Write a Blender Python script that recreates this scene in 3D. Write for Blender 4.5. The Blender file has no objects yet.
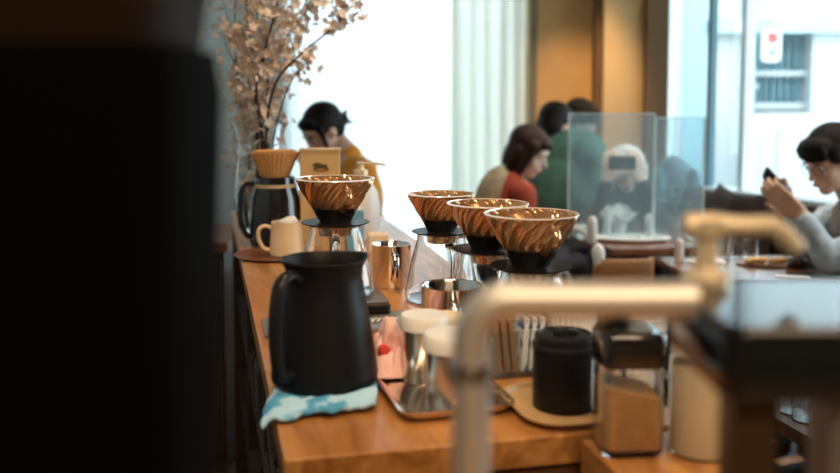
import bpy, bmesh, math, random
from mathutils import Vector, Matrix, noise
random.seed(7)
PI = math.pi
SC = bpy.context.scene
COL = SC.collection
CAMZ = 1.33
F = 900.0
PITCH = math.radians(4.5)
CY = 100 + F*math.tan(PITCH)
ZC = 0.96           # counter top height

# ------------------------------------------------------------------ helpers
def ray(px, py):
    xc = (px-420)/F; yc = -(py-CY)/F
    return Vector((xc, math.cos(PITCH)+yc*math.sin(PITCH), -math.sin(PITCH)+yc*math.cos(PITCH)))
def P(px, py, Y):
    d = ray(px, py); d = d*(Y/d.y)
    return Vector((d.x, d.y, CAMZ+d.z))
def G(px, py, z=ZC):
    d = ray(px, py); d = d*((z-CAMZ)/d.z)
    return Vector((d.x, d.y, z))
V = Vector
def CP(px, Y, dz=0.0):
    p = G(px, 100+333/Y); return V((p.x, p.y, ZC+dz))

def link(o, parent=None):
    COL.objects.link(o)
    if parent is not None: o.parent = parent
    return o
def obj(name, bm, mat, parent=None, smooth=True, bevel=0, loc=None, rotz=0, sub=0, solid=0):
    me = bpy.data.meshes.new(name)
    bmesh.ops.recalc_face_normals(bm, faces=bm.faces)
    bm.to_mesh(me); bm.free()
    if smooth:
        for p in me.polygons: p.use_smooth = True
    for m in (mat if isinstance(mat, (list, tuple)) else [mat]): me.materials.append(m)
    o = bpy.data.objects.new(name, me); link(o, parent)
    if loc is not None: o.location = loc
    o.rotation_euler.z = rotz
    if solid:
        s = o.modifiers.new('solid', 'SOLIDIFY'); s.thickness = solid; s.offset = 0
    if bevel:
        b = o.modifiers.new('bevel', 'BEVEL'); b.width = bevel; b.segments = 3; b.limit_method = 'ANGLE'; b.angle_limit = 0.6
    if sub:
        s = o.modifiers.new('sub', 'SUBSURF'); s.levels = sub; s.render_levels = sub
    if smooth:
        try: me.set_sharp_from_angle(angle=0.7)
        except Exception: pass
    return o
def thing(name, label, cat, loc=(0,0,0), rotz=0, group=None):
    o = bpy.data.objects.new(name, None); link(o)
    o.empty_display_size = 0.05
    o.location = loc; o.rotation_euler = (0,0,rotz)
    o['label'] = label; o['category'] = cat
    if group: o['group'] = group
    return o
def tag(o, label, cat, group=None, kind=None):
    o['label'] = label; o['category'] = cat
    if group: o['group'] = group
    if kind: o['kind'] = kind
    return o
def struct(name, bm, m, **k):
    o = obj(name, bm, m, **k)
    if o.parent is None: o['kind'] = 'structure'
    return o
def dup(root, loc=None, rotz=None, label=None, parent=None):
    c = root.copy(); COL.objects.link(c)
    if parent is not None: c.parent = parent
    for ch in list(root.children): dup(ch, parent=c)
    if loc is not None: c.location = loc
    if rotz is not None: c.rotation_euler.z = rotz
    if label: c['label'] = label
    return c

def box(bm, c, s, rot=None):
    vs = []
    R = rot if rot is not None else Matrix.Identity(3)
    for i in (-1,1):
        for j in (-1,1):
            for k in (-1,1):
                vs.append(bm.verts.new(V(c)+R@V((i*s[0]/2, j*s[1]/2, k*s[2]/2))))
    for f in ((0,1,3,2),(4,6,7,5),(0,4,5,1),(2,3,7,6),(0,2,6,4),(1,5,7,3)):
        bm.faces.new([vs[i] for i in f])
    return bm
def B(c, s, rot=None): return box(bmesh.new(), c, s, rot)
def prism(bm, pts, z0, z1):
    a = [bm.verts.new((p[0],p[1],z0)) for p in pts]; b = [bm.verts.new((p[0],p[1],z1)) for p in pts]
    bm.faces.new(a[::-1]); bm.faces.new(b)
    n = len(pts)
    for i in range(n): bm.faces.new((a[i],a[(i+1)%n],b[(i+1)%n],b[i]))
    return bm
def lathe(prof, seg=40, c=(0,0,0), bm=None, fn=None):
    """prof: list of (r,z); r==0 closes with a pole."""
    bm = bm or bmesh.new(); c = V(c); rings = []
    for r, z in prof:
        if r < 1e-6: rings.append([bm.verts.new(c+V((0,0,z)))])
        else:
            ring = []
            for i in range(seg):
                a = 2*PI*i/seg; rr = r; aa = a
                if fn: rr, aa = fn(r, z, a)
                ring.append(bm.verts.new(c+V((rr*math.cos(aa), rr*math.sin(aa), z))))
            rings.append(ring)
    for A, Bq in zip(rings, rings[1:]):
        if len(A)==1 and len(Bq)==1: continue
        for i in range(seg):
            j = (i+1)%seg
            if len(A)==1: bm.faces.new((A[0], Bq[i], Bq[j]))
            elif len(Bq)==1: bm.faces.new((A[i], A[j], Bq[0]))
            else: bm.faces.new((A[i],A[j],Bq[j],Bq[i]))
    return bm
def shell(outer, t, bottom=None):
    """open vessel profile from an outer profile (bottom to top) with wall t; closed bottom."""
    zb = outer[0][1]
    inner = [(max(r-t,0.001), max(z, zb+t)) for r, z in outer[::-1]]
    return [(0,zb)] + outer + inner + [(0, zb+t)]
def tube(pts, r, seg=10, bm=None, cap=True, flat=1.0):
    bm = bm or bmesh.new(); pts = [V(p) for p in pts]; n = len(pts); rings = []
    up = None
    for i, p in enumerate(pts):
        t = (pts[min(i+1,n-1)]-pts[max(i-1,0)])
        if t.length < 1e-9: t = V((0,0,1))
        t.normalize()
        if up is None:
            up = V((0,0,1)) if abs(t.z)<0.9 else V((1,0,0))
        u = up - t*up.dot(t)
        if u.length < 1e-4: u = t.orthogonal()
        u.normalize(); up = u; w = t.cross(u)
        rr = r[i] if isinstance(r,(list,tuple)) else r
        rings.append([bm.verts.new(p + (u*math.cos(2*PI*k/seg) + w*math.sin(2*PI*k/seg)*flat)*rr) for k in range(seg)])
    for A, Q in zip(rings, rings[1:]):
        for k in range(seg): bm.faces.new((A[k],A[(k+1)%seg],Q[(k+1)%seg],Q[k]))
    if cap: bm.faces.new(rings[0][::-1]); bm.faces.new(rings[-1])
    return bm
def bez(pts, n=8):
    """Catmull-Rom through pts"""
    pts = [V(p) for p in pts]; q = [pts[0]*2-pts[1]] + pts + [pts[-1]*2-pts[-2]]; out = []
    for i in range(1, len(q)-2):
        for k in range(n):
            t = k/n; a,b,c,d = q[i-1],q[i],q[i+1],q[i+2]
            out.append(0.5*((2*b)+(c-a)*t+(2*a-5*b+4*c-d)*t*t+(3*b-a-3*c+d)*t**3))
    out.append(pts[-1]); return out
def rrect(w, d, r, n=6):
    out = []
    for cx, cy, a0 in ((w/2-r,d/2-r,0),(-w/2+r,d/2-r,PI/2),(-w/2+r,-d/2+r,PI),(w/2-r,-d/2+r,1.5*PI)):
        for i in range(n+1):
            a = a0+PI/2*i/n; out.append((cx+r*math.cos(a), cy+r*math.sin(a)))
    return out
def rvessel(secs, r, n=6, bm=None, capb=True, capt=True):
    """stack of rounded rects: secs = (w,d,z)"""
    bm = bm or bmesh.new(); rings = []
    for w, d, z in secs:
        rings.append([bm.verts.new((x,y,z)) for x,y in rrect(w,d,min(r,w/2-.0005,d/2-.0005),n)])
    m = len(rings[0])
    for A,Q in zip(rings, rings[1:]):
        for i in range(m): bm.faces.new((A[i],A[(i+1)%m],Q[(i+1)%m],Q[i]))
    if capb: bm.faces.new(rings[0][::-1])
    if capt: bm.faces.new(rings[-1])
    return bm
def cap(bm, p0, p1, r0, r1, seg=12):
    """tapered capsule"""
    p0=V(p0); p1=V(p1); d=p1-p0
    if d.length<1e-6: d=V((0,0,1e-4))
    t=d.normalized(); u=t.orthogonal().normalized(); w=t.cross(u); rings=[]
    prof=[]
    for k in range(1,4): a=PI/2*k/3; prof.append((p0 - t*r0*math.cos(a), r0*math.sin(a)))
    for k in range(3,0,-1): a=PI/2*k/3; prof.append((p1 + t*r1*math.cos(a), r1*math.sin(a)))
    for c,r in prof: rings.append([bm.verts.new(c+(u*math.cos(2*PI*i/seg)+w*math.sin(2*PI*i/seg))*r) for i in range(seg)])
    for A,Q in zip(rings, rings[1:]):
        for i in range(seg): bm.faces.new((A[i],A[(i+1)%seg],Q[(i+1)%seg],Q[i]))
    a=bm.verts.new(p0-t*r0); b=bm.verts.new(p1+t*r1)
    for i in range(seg):
        bm.faces.new((a,rings[0][(i+1)%seg],rings[0][i])); bm.faces.new((b,rings[-1][i],rings[-1][(i+1)%seg]))
    return bm
def ell(bm, c, r, R=None, seg=16, rg=10):
    R = R or Matrix.Identity(3); c=V(c); rings=[]
    for j in range(1,rg):
        a=PI*j/rg
        rings.append([bm.verts.new(c+R@V((r[0]*math.sin(a)*math.cos(2*PI*i/seg), r[1]*math.sin(a)*math.sin(2*PI*i/seg), r[2]*math.cos(a)))) for i in range(seg)])
    for A,Q in zip(rings, rings[1:]):
        for i in range(seg): bm.faces.new((A[i],Q[i],Q[(i+1)%seg],A[(i+1)%seg]))
    t=bm.verts.new(c+R@V((0,0,r[2]))); b=bm.verts.new(c-R@V((0,0,r[2])))
    for i in range(seg):
        bm.faces.new((t,rings[0][i],rings[0][(i+1)%seg])); bm.faces.new((b,rings[-1][(i+1)%seg],rings[-1][i]))
    return bm
def fused(name, bm, mat, parent=None, voxel=0.009, it=4, rough=0):
    o = obj(name, bm, mat, parent)
    m = o.modifiers.new('remesh','REMESH'); m.mode='VOXEL'; m.voxel_size=voxel; m.use_smooth_shade=True
    if it:
        s = o.modifiers.new('smooth','SMOOTH'); s.factor=0.5; s.iterations=it
    return o

# ------------------------------------------------------------------ materials
MATS = {}
def mat(name, col, rough=0.5, metal=0.0, trans=0.0, ior=1.45, spec=None, coat=0, bump=0, bscale=40, var=0.0, vscale=8, emit=None, es=0, sss=0, alpha=None, sheen=0, aniso=0):
    if name in MATS: return MATS[name]
    m = bpy.data.materials.new(name); m.use_nodes = True; MATS[name] = m
    nt = m.node_tree; b = nt.nodes['Principled BSDF']
    b.inputs['Base Color'].default_value = (*col,1); b.inputs['Roughness'].default_value = rough
    b.inputs['Metallic'].default_value = metal; b.inputs['Transmission Weight'].default_value = trans; b.inputs['IOR'].default_value = ior
    if spec is not None: b.inputs['Specular IOR Level'].default_value = spec
    if coat: b.inputs['Coat Weight'].default_value = coat; b.inputs['Coat Roughness'].default_value = 0.08
    if sheen: b.inputs['Sheen Weight'].default_value = sheen
    if emit: b.inputs['Emission Color'].default_value = (*emit,1); b.inputs['Emission Strength'].default_value = es
    tc = nt.nodes.new('ShaderNodeTexCoord')
    if var:
        n = nt.nodes.new('ShaderNodeTexNoise'); n.inputs['Scale'].default_value = vscale; n.inputs['Detail'].default_value = 4
        nt.links.new(tc.outputs['Object'], n.inputs['Vector'])
        r = nt.nodes.new('ShaderNodeValToRGB')
        r.color_ramp.elements[0].position = .3; r.color_ramp.elements[1].position = .7
        r.color_ramp.elements[0].color = (*[max(0,c*(1-var)) for c in col],1)
        r.color_ramp.elements[1].color = (*[min(1,c*(1+var)) for c in col],1)
        nt.links.new(n.outputs['Fac'], r.inputs['Fac']); nt.links.new(r.outputs['Color'], b.inputs['Base Color'])
    if bump:
        n = nt.nodes.new('ShaderNodeTexNoise'); n.inputs['Scale'].default_value = bscale; n.inputs['Detail'].default_value = 3
        nt.links.new(tc.outputs['Object'], n.inputs['Vector'])
        bp = nt.nodes.new('ShaderNodeBump'); bp.inputs['Strength'].default_value = bump; bp.inputs['Distance'].default_value = 0.01
        nt.links.new(n.outputs['Fac'], bp.inputs['Height']); nt.links.new(bp.outputs['Normal'], b.inputs['Normal'])
    return m
def wood(name, c1, c2, rough=0.35, scale=(1.5,18,18), rotz=0, coat=0.0):
    m = bpy.data.materials.new(name); m.use_nodes = True; MATS[name]=m
    nt = m.node_tree; b = nt.nodes['Principled BSDF']; b.inputs['Roughness'].default_value = rough
    if coat: b.inputs['Coat Weight'].default_value = coat; b.inputs['Coat Roughness'].default_value=.12
    tc = nt.nodes.new('ShaderNodeTexCoord'); mp = nt.nodes.new('ShaderNodeMapping')
    mp.inputs['Rotation'].default_value = (0,0,rotz); mp.inputs['Scale'].default_value = scale
    n = nt.nodes.new('ShaderNodeTexNoise'); n.inputs['Scale'].default_value = 2.2; n.inputs['Detail'].default_value = 7; n.inputs['Distortion'].default_value = 1.1
    r = nt.nodes.new('ShaderNodeValToRGB'); r.color_ramp.elements[0].position=.32; r.color_ramp.elements[1].position=.68
    r.color_ramp.elements[0].color=(*c1,1); r.color_ramp.elements[1].color=(*c2,1)
    L = nt.links.new
    L(tc.outputs['Object'], mp.inputs['Vector']); L(mp.outputs['Vector'], n.inputs['Vector']); L(n.outputs['Fac'], r.inputs['Fac']); L(r.outputs['Color'], b.inputs['Base Color'])
    bp = nt.nodes.new('ShaderNodeBump'); bp.inputs['Strength'].default_value=.12; bp.inputs['Distance'].default_value=.004
    L(n.outputs['Fac'], bp.inputs['Height']); L(bp.outputs['Normal'], b.inputs['Normal'])
    return m
def pane_mat(name, tint, milk, milkcol, gloss=1.0):
    """thin clear sheet: see-through, Fresnel mirror, a little milky scatter"""
    m = bpy.data.materials.new(name); m.use_nodes=True; MATS[name]=m; nt=m.node_tree; nt.nodes.clear(); L=nt.links.new
    out=nt.nodes.new('ShaderNodeOutputMaterial'); t=nt.nodes.new('ShaderNodeBsdfTransparent'); t.inputs['Color'].default_value=(*tint,1)
    g=nt.nodes.new('ShaderNodeBsdfGlossy'); g.inputs['Roughness'].default_value=.02
    fr=nt.nodes.new('ShaderNodeFresnel'); ge=nt.nodes.new('ShaderNodeNewGeometry')
    ri=nt.nodes.new('ShaderNodeMapRange'); ri.inputs['To Min'].default_value=1.45; ri.inputs['To Max'].default_value=1/1.45
    L(ge.outputs['Backfacing'],ri.inputs['Value']); L(ri.outputs[0],fr.inputs['IOR'])
    d=nt.nodes.new('ShaderNodeBsdfTranslucent'); d.inputs['Color'].default_value=(*milkcol,1)
    d2=nt.nodes.new('ShaderNodeBsdfDiffuse'); d2.inputs['Color'].default_value=(*milkcol,1)
    md=nt.nodes.new('ShaderNodeMixShader'); L(d.outputs[0],md.inputs[1]); L(d2.outputs[0],md.inputs[2])
    m1=nt.nodes.new('ShaderNodeMixShader'); m1.inputs['Fac'].default_value=milk; L(t.outputs[0],m1.inputs[1]); L(md.outputs[0],m1.inputs[2])
    m2=nt.nodes.new('ShaderNodeMixShader'); L(fr.outputs[0],m2.inputs['Fac']); L(m1.outputs[0],m2.inputs[1]); L(g.outputs[0],m2.inputs[2])
    L(m2.outputs[0],out.inputs[0]); return m
def sheer(name, col, through):
    m = bpy.data.materials.new(name); m.use_nodes=True; MATS[name]=m; nt=m.node_tree; nt.nodes.clear(); L=nt.links.new
    out=nt.nodes.new('ShaderNodeOutputMaterial'); t=nt.nodes.new('ShaderNodeBsdfTransparent')
    d=nt.nodes.new('ShaderNodeBsdfTranslucent'); d.inputs['Color'].default_value=(*col,1)
    d2=nt.nodes.new('ShaderNodeBsdfDiffuse'); d2.inputs['Color'].default_value=(*col,1)
    md=nt.nodes.new('ShaderNodeMixShader'); md.inputs[0].default_value=.35; L(d.outputs[0],md.inputs[1]); L(d2.outputs[0],md.inputs[2])
    tc=nt.nodes.new('ShaderNodeTexCoord'); w=nt.nodes.new('ShaderNodeTexNoise'); w.inputs['Scale'].default_value=300; L(tc.outputs['Object'],w.inputs['Vector'])
    mr=nt.nodes.new('ShaderNodeMapRange'); mr.inputs['To Min'].default_value=1-through-.08; mr.inputs['To Max'].default_value=1-through+.08; L(w.outputs['Fac'],mr.inputs['Value'])
    m1=nt.nodes.new('ShaderNodeMixShader'); L(mr.outputs[0],m1.inputs['Fac']); L(t.outputs[0],m1.inputs[1]); L(md.outputs[0],m1.inputs[2])
    L(m1.outputs[0],out.inputs[0]); return m

M_counter = wood('oiled_oak', (.30,.115,.028), (.58,.27,.08), rough=.36, scale=(14,1.6,14), rotz=-.235, coat=.25)
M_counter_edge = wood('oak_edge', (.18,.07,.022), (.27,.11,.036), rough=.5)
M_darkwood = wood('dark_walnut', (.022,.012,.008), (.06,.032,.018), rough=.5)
M_table = wood('table_wood', (.13,.06,.035), (.27,.13,.075), rough=.16, scale=(2,14,14), coat=.5)
M_chairwood = wood('chair_plywood', (.30,.13,.045), (.42,.20,.075), rough=.4)
M_floor = wood('floor_boards', (.035,.022,.016), (.075,.05,.035), rough=.35, scale=(12,1.2,1))
M_copper = mat('smoked_copper_glass', (.74,.43,.20), .05, trans=.62, metal=.5, ior=1.5, coat=1)
M_saucer = mat('saucer_black', (.010,.009,.009), .38, spec=.12)
M_rim = mat('polished_rim', (.97,.88,.80), .08, metal=.3, coat=1)
M_blackgloss = mat('black_gloss', (.012,.011,.011), .12, coat=.6)
M_black = mat('matte_black', (.008,.008,.009), .42, spec=.22, bump=.03, bscale=200)
M_blackmetal = mat('black_metal', (.013,.014,.015), .32, spec=.3)
M_glass = mat('clear_glass', (1,1,1), .0, trans=1, ior=1.45)
M_thin = pane_mat('thin_glass', (.93,.96,.96), .03, (.9,.95,1))
M_steel = mat('brushed_steel', (.78,.74,.70), .12, metal=1, bump=.02, bscale=60)
M_steelsoft = mat('satin_steel', (.72,.70,.67), .27, metal=1)
M_brass = mat('satin_brass', (.84,.69,.47), .42, metal=.35, coat=.2)
M_cream = mat('cream_ceramic', (.86,.67,.42), .3, coat=.3)
M_white = mat('white_ceramic', (.86,.85,.82), .25, coat=.3)
M_whiteplastic = mat('white_plastic', (.82,.80,.75), .4)
M_paper = mat('white_paper', (.85,.85,.83), .7)
M_brownpaper = mat('brown_filter_paper', (.62,.33,.12), .75, var=.12, vscale=60)
M_kraft = mat('kraft_card', (.66,.44,.20), .65, var=.08)
M_logo = mat('logo_ink', (.10,.07,.03), .7)
M_greyplate = mat('dull_grey_metal', (.30,.29,.28), .35, metal=.7)
M_chev = mat('pale_marking', (.75,.75,.72), .5)
M_coffee = mat('coffee', (.015,.006,.003), .1)
M_grounds = mat('coffee_grounds', (.03,.015,.008), .9, bump=.6, bscale=300)

def cloth_mat(name, base, mark, scale, thr):
    m = bpy.data.materials.new(name); m.use_nodes=True; nt=m.node_tree; b=nt.nodes['Principled BSDF']; b.inputs['Roughness'].default_value=.9
    tc=nt.nodes.new('ShaderNodeTexCoord'); n=nt.nodes.new('ShaderNodeTexNoise'); n.inputs['Scale'].default_value=scale; n.inputs['Detail'].default_value=2
    r=nt.nodes.new('ShaderNodeValToRGB'); r.color_ramp.elements[0].position=thr; r.color_ramp.elements[1].position=thr+.07
    r.color_ramp.elements[0].color=(*base,1); r.color_ramp.elements[1].color=(*mark,1); L=nt.links.new
    L(tc.outputs['Object'],n.inputs['Vector']); L(n.outputs['Fac'],r.inputs['Fac']); L(r.outputs['Color'],b.inputs['Base Color'])
    w=nt.nodes.new('ShaderNodeTexNoise'); w.inputs['Scale'].default_value=400; L(tc.outputs['Object'],w.inputs['Vector'])
    bp=nt.nodes.new('ShaderNodeBump'); bp.inputs['Strength'].default_value=.3; bp.inputs['Distance'].default_value=.003; L(w.outputs['Fac'],bp.inputs['Height']); L(bp.outputs['Normal'],b.inputs['Normal'])
    return m
M_bluecloth = cloth_mat('blue_white_cloth', (.42,.70,.92), (.08,.36,.62), 26, .54)
M_pinkcloth = cloth_mat('pink_cloth', (.88,.55,.50), (.78,.36,.32), 30, .6)
M_redprint = mat('red_print', (.60,.05,.04), .9)

# ------------------------------------------------------------------ room shell
floor = struct('floor', B((0.8,2.2,-.05),(8.4,7.4,.1)), M_floor, smooth=False)
struct('ceiling', B((0.8,2.2,2.95),(8.4,7.4,.1)), mat('ceiling_plaster',(.30,.26,.22),.9), smooth=False)
M_greywall = mat('grey_green_wall', (.50,.55,.54), .8, var=.1, vscale=3)
M_ochre = mat('ochre_plaster', (.60,.37,.16), .85, var=.08, vscale=3, bump=.1, bscale=30)
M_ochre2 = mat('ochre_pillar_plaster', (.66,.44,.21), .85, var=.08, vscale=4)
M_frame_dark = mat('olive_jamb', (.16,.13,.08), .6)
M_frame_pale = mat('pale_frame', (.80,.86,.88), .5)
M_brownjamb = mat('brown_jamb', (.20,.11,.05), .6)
YF = 5.6
def wx(px, Y=YF, py=100): return P(px,py,Y).x
xl = wx(284); xr = wx(527); xc = wx(657); xp0 = wx(597)
struct('wall_left', B((-1.65,2.2,1.45),(.1,7.4,2.9)), M_greywall, smooth=False)
bm = B(((-1.6+xl)/2,YF+.1,1.45),(xl+1.6,.2,2.9))
struct('wall_far_left', bm, M_greywall, smooth=False)
bm = B(((xl+xr)/2,YF+.1,2.8),(xr-xl,.2,.2)); box(bm,((xl+xr)/2,YF+.1,.04),(xr-xl,.2,.08))
struct('wall_far_header', bm, M_greywall, smooth=False)
struct('wall_far_right', B(((xr+xc)/2,YF+.1,1.45),(xc-xr,.2,2.9)), M_ochre, smooth=False)
struct('trim_1', B((xr+.03,YF-.03,1.45),(.045,.06,2.9)), M_frame_dark, smooth=False)
# pillar in the corner: main face + brown return
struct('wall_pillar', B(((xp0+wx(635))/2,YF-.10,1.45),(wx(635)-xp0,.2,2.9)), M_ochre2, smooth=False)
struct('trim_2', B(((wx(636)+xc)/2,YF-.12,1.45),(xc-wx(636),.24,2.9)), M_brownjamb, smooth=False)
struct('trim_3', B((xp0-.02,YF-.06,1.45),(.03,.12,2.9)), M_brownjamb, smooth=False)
# front wall behind the viewer
struct('wall_back', B((1.8,-1.55,1.45),(8.0,.1,2.9)), mat('back_plaster',(.32,.22,.13),.9), smooth=False)
# slanted window wall on the right
A0 = V((xc+.02, YF, 0)); dirw = V((.43,-.90,0)).normalized(); Lw = 7.9; nw = V((dirw.y,-dirw.x,0))  # nw points to room side? (-.9,-.43)
def wallbox(t0,t1,z0,z1,th=.12,off=0,bm=None):
    bm = bm or bmesh.new()
    c = A0+dirw*((t0+t1)/2) - nw*(th/2) + nw*off; c.z=(z0+z1)/2
    R = Matrix.Rotation(math.atan2(dirw.y,dirw.x),3,'Z')
    return box(bm, c, (t1-t0, th, z1-z0), R)
def t_at(px):
    # parameter along the wall where the picture column px meets it
    s = (px-420)/F*.9985
    # A0.x + d.x t = s (A0.y + d.y t)
    return (s*A0.y-A0.x)/(dirw.x-s*dirw.y)
bm = wallbox(0,Lw,0,.80); wallbox(0,Lw,2.6,2.9,bm=bm); wallbox(5.2,Lw,.8,2.6,bm=bm)
struct('wall_right', bm, mat('pale_right_wall',(.62,.64,.62),.8), smooth=False)
tw = [t_at(px) for px in (660,705,740)]
fr = struct('window_1', wallbox(t_at(703.5),t_at(706.5),.8,2.6,th=.05,off=-.02), mat('teal_frame',(.03,.14,.18),.4), smooth=False)
struct('window_frame', wallbox(t_at(738),t_at(742),.8,2.6,th=.07,off=-.01), M_frame_pale, parent=fr, smooth=False)
struct('window_frame', wallbox(0,t_at(662),.8,2.6,th=.08,off=0), M_frame_pale, parent=fr, smooth=False)
struct('window_sill', wallbox(0,5.2,.80,.825,th=.2,off=.06), M_frame_pale, parent=fr, smooth=False)
M_winglass = pane_mat('window_glass', (.92,.985,1.0), .0, (.8,.95,1))
struct('window_pane', wallbox(0,5.2,.82,2.6,th=.006,off=-.05), M_winglass, parent=fr, smooth=False)
# left window: frame bars + pane
w2 = struct('window_2', B(((xl+xr)/2,YF+.1,.11),(xr-xl,.06,.06)), M_frame_pale, smooth=False)
for fx in (xl+.02, wx(455), xr-.02):
    struct('window_frame', B((fx,YF+.12,1.4),(.035,.05,2.6)), M_frame_pale, parent=w2, smooth=False)
struct('window_pane', B(((xl+xr)/2,YF+.14,1.4),(xr-xl,.006,2.6)), M_winglass, parent=w2, smooth=False)

def curtain(x0,x1,y,folds,amp,m,name,label,group=None,z0=.06,z1=2.68):
    bm=bmesh.new(); nx=folds*12; nz=14; rows=[]
    for j in range(nz+1):
        z=z0+(z1-z0)*j/nz; row=[]
        for i in range(nx+1):
            u=i/nx; ph=u*folds*2*PI
            a=amp*(1+.35*math.sin(u*9.3+1))*(1-.25*j/nz)
            row.append(bm.verts.new((x0+(x1-x0)*u+.006*math.sin(ph*.5+j*.2), y+a*math.sin(ph+.5*math.sin(u*17)+.03*j), z)))
        rows.append(row)
    for A,Q in zip(rows,rows[1:]):
        for i in range(nx): bm.faces.new((A[i],A[i+1],Q[i+1],Q[i]))
    o=obj(name,bm,m); tag(o,label,'curtain',group); return o
M_sheer = sheer('sheer_white', (.97,.99,1.0), .35)
M_sheer2 = sheer('sheer_grey_green', (.74,.72,.62), .10)
curtain(xl+.01, wx(452), YF-.12, 10, .012, M_sheer,'sheer_curtain','bright white sheer curtain drawn across the tall far window')
curtain(wx(449), wx(526,YF-.2), YF-.17, 5, .022, M_sheer2,'gathered_curtain','pale grey-green curtain gathered in soft folds beside the ochre wall')
struct('trim_4', B(((xl+xr)/2,YF-.14,2.72),(xr-xl,.03,.05)), M_frame_pale, smooth=False)

# ------------------------------------------------------------------ outside
M_street = mat('street_concrete',(.72,.76,.78),.9)
g = obj('street_pavement', B((1.5,9.5,-.03),(16,7.6,.06)), M_street, smooth=False); g['kind']='structure'
fac = thing('building_front','white building front across the street with slatted grey-blue shutter','building',(0,9,0))
YB=9.0
M_fac = mat('white_facade',(.50,.53,.54),.8)
M_facb2=mat('pilaster_blue',(.28,.44,.49),.8)
M_facb = mat('pale_blue_recess',(.24,.40,.45),.8)
X0=wx(741,YB); X1=wx(812,YB,70); Zt=P(780,32,YB).z; Zb=P(780,112,YB).z
bm=B((( -7+X0)/2,.3,2.2),(X0+7,.6,4.4)); box(bm,((X1+10)/2,.3,2.2),(10-X1,.6,4.4)); box(bm,((X0+X1)/2,.3,(Zt+4.4)/2),(X1-X0,.6,4.4-Zt)); box(bm,((X0+X1)/2,.3,Zb/2),(X1-X0,.6,Zb))
obj('facade_wall',bm,M_fac,fac,smooth=False)
obj('recess_back',B(((X0+X1)/2,.26,(Zt+Zb)/2),(X1-X0,.05,Zt-Zb)),M_facb,fac,smooth=False)
bm=bmesh.new()
x=X0+.10
while x<X1-.03:
    box(bm,(x,.20,(Zt+Zb)/2),(.032,.03,Zt-Zb)); x+=.072
obj('shutter_slats',bm,mat('slat_blue',(.09,.20,.25),.6),fac,smooth=False)
for py_,th_ in ((73,.05),(106,.07)): obj('shutter_rail',B(((X0+X1)/2+.06,.14,P(780,py_,YB).z),(X1-X0-.12,.06,th_)),M_fac,fac,smooth=False)
obj('lintel_band',B((wx(800,YB),-.06,P(800,27,YB).z),(1.9,.14,.13)),mat('band_blue',(.34,.47,.51),.7),fac,smooth=False)
obj('notice',B((wx(761,YB-.1,85),.12,P(761,86,YB).z),(.11,.02,.06)),M_fac,fac,smooth=False)
obj('corner_post',B((wx(742,YB),-.05,2.2),(.06,.1,4.4)),M_facb,fac,smooth=False)
# low white cabinet / shopfront base in the street
cab = thing('roadside_cabinet','white roadside cabinet with a narrow blue gap in front of the building','cabinet',(0,8.2,0))
xa=wx(757,8.2); bz=P(780,116,8.2).z
obj('cabinet_body',B((xa+.9,0,bz/2),(1.8,.5,bz)),M_fac,cab,smooth=False,bevel=.02)
obj('cabinet_door',B((xa+.35,-.26,bz/2),(.5,.02,bz-.2)),M_fac,cab,smooth=False)
obj('blue_pilaster',B(((wx(683,YB)+wx(703,YB))/2,-.04,2.2),(wx(703,YB)-wx(683,YB),.08,4.4)),M_facb2,fac,smooth=False)
dr = thing('drain_pipe','blue-grey vertical drain pipe on the white building front','pipe',(wx(752,8.9),8.92,0))
obj('pipe',tube([(0,0,0),(0,0,4.2)],.035),M_facb,dr)
# hanging sign
sg = P(771,46,8.7)
sign = thing('hanging_sign','small white rounded sign with a red mark over a teal mark, seen through the window','sign',tuple(sg))
obj('panel',prism(bmesh.new(),[(a,b) for a,b in rrect(.175,.31,.05)],-.03,.03),mat('sign_white',(.58,.58,.58),.5),sign).rotation_euler=(PI/2,0,0)
redm=mat('sign_red',(.55,.012,.008),.6); tealm=mat('sign_teal',(.05,.22,.24),.6)
bm=bmesh.new()
for (a,b,c,d) in ((-.032,.075,.020,.085),(.0,.112,.072,.018),(.0,.038,.072,.018),(.034,.078,.018,.07),(.004,.075,.028,.036)): box(bm,(a,-.034,b),(c,.008,d))
obj('red_mark',bm,redm,sign,smooth=False)['label']='red glyph'
bm=bmesh.new()
for (a,b,c,d) in ((.02,-.05,.018,.07),(.0,-.080,.058,.018),(-.020,-.062,.016,.036)): box(bm,(a,-.034,b),(c,.008,d))
obj('teal_mark',bm,tealm,sign,smooth=False)['label']='teal glyph'
obj('bracket',tube([(0,.0,.15),(0,.0,.24),(0,.28,.24)],.008),M_facb,sign)

# ------------------------------------------------------------------ counter
cornL=G(284,460); farL=G(241,260)
u=(farL-cornL).normalized(); v=V((u.y,-u.x,0))         # u away, v to the right
rp=G(582,350); W=(rp-cornL).dot(v)
Lc=2.15
yaw=math.atan2(v.y,v.x)
def C(a,b,z=0): return cornL+u*a+v*b+V((0,0,z))      # a along, b across
cnt = thing('pour_over_counter','long oiled oak coffee counter carrying the row of drippers','counter',tuple(V((cornL.x,cornL.y,0))),yaw)
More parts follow.
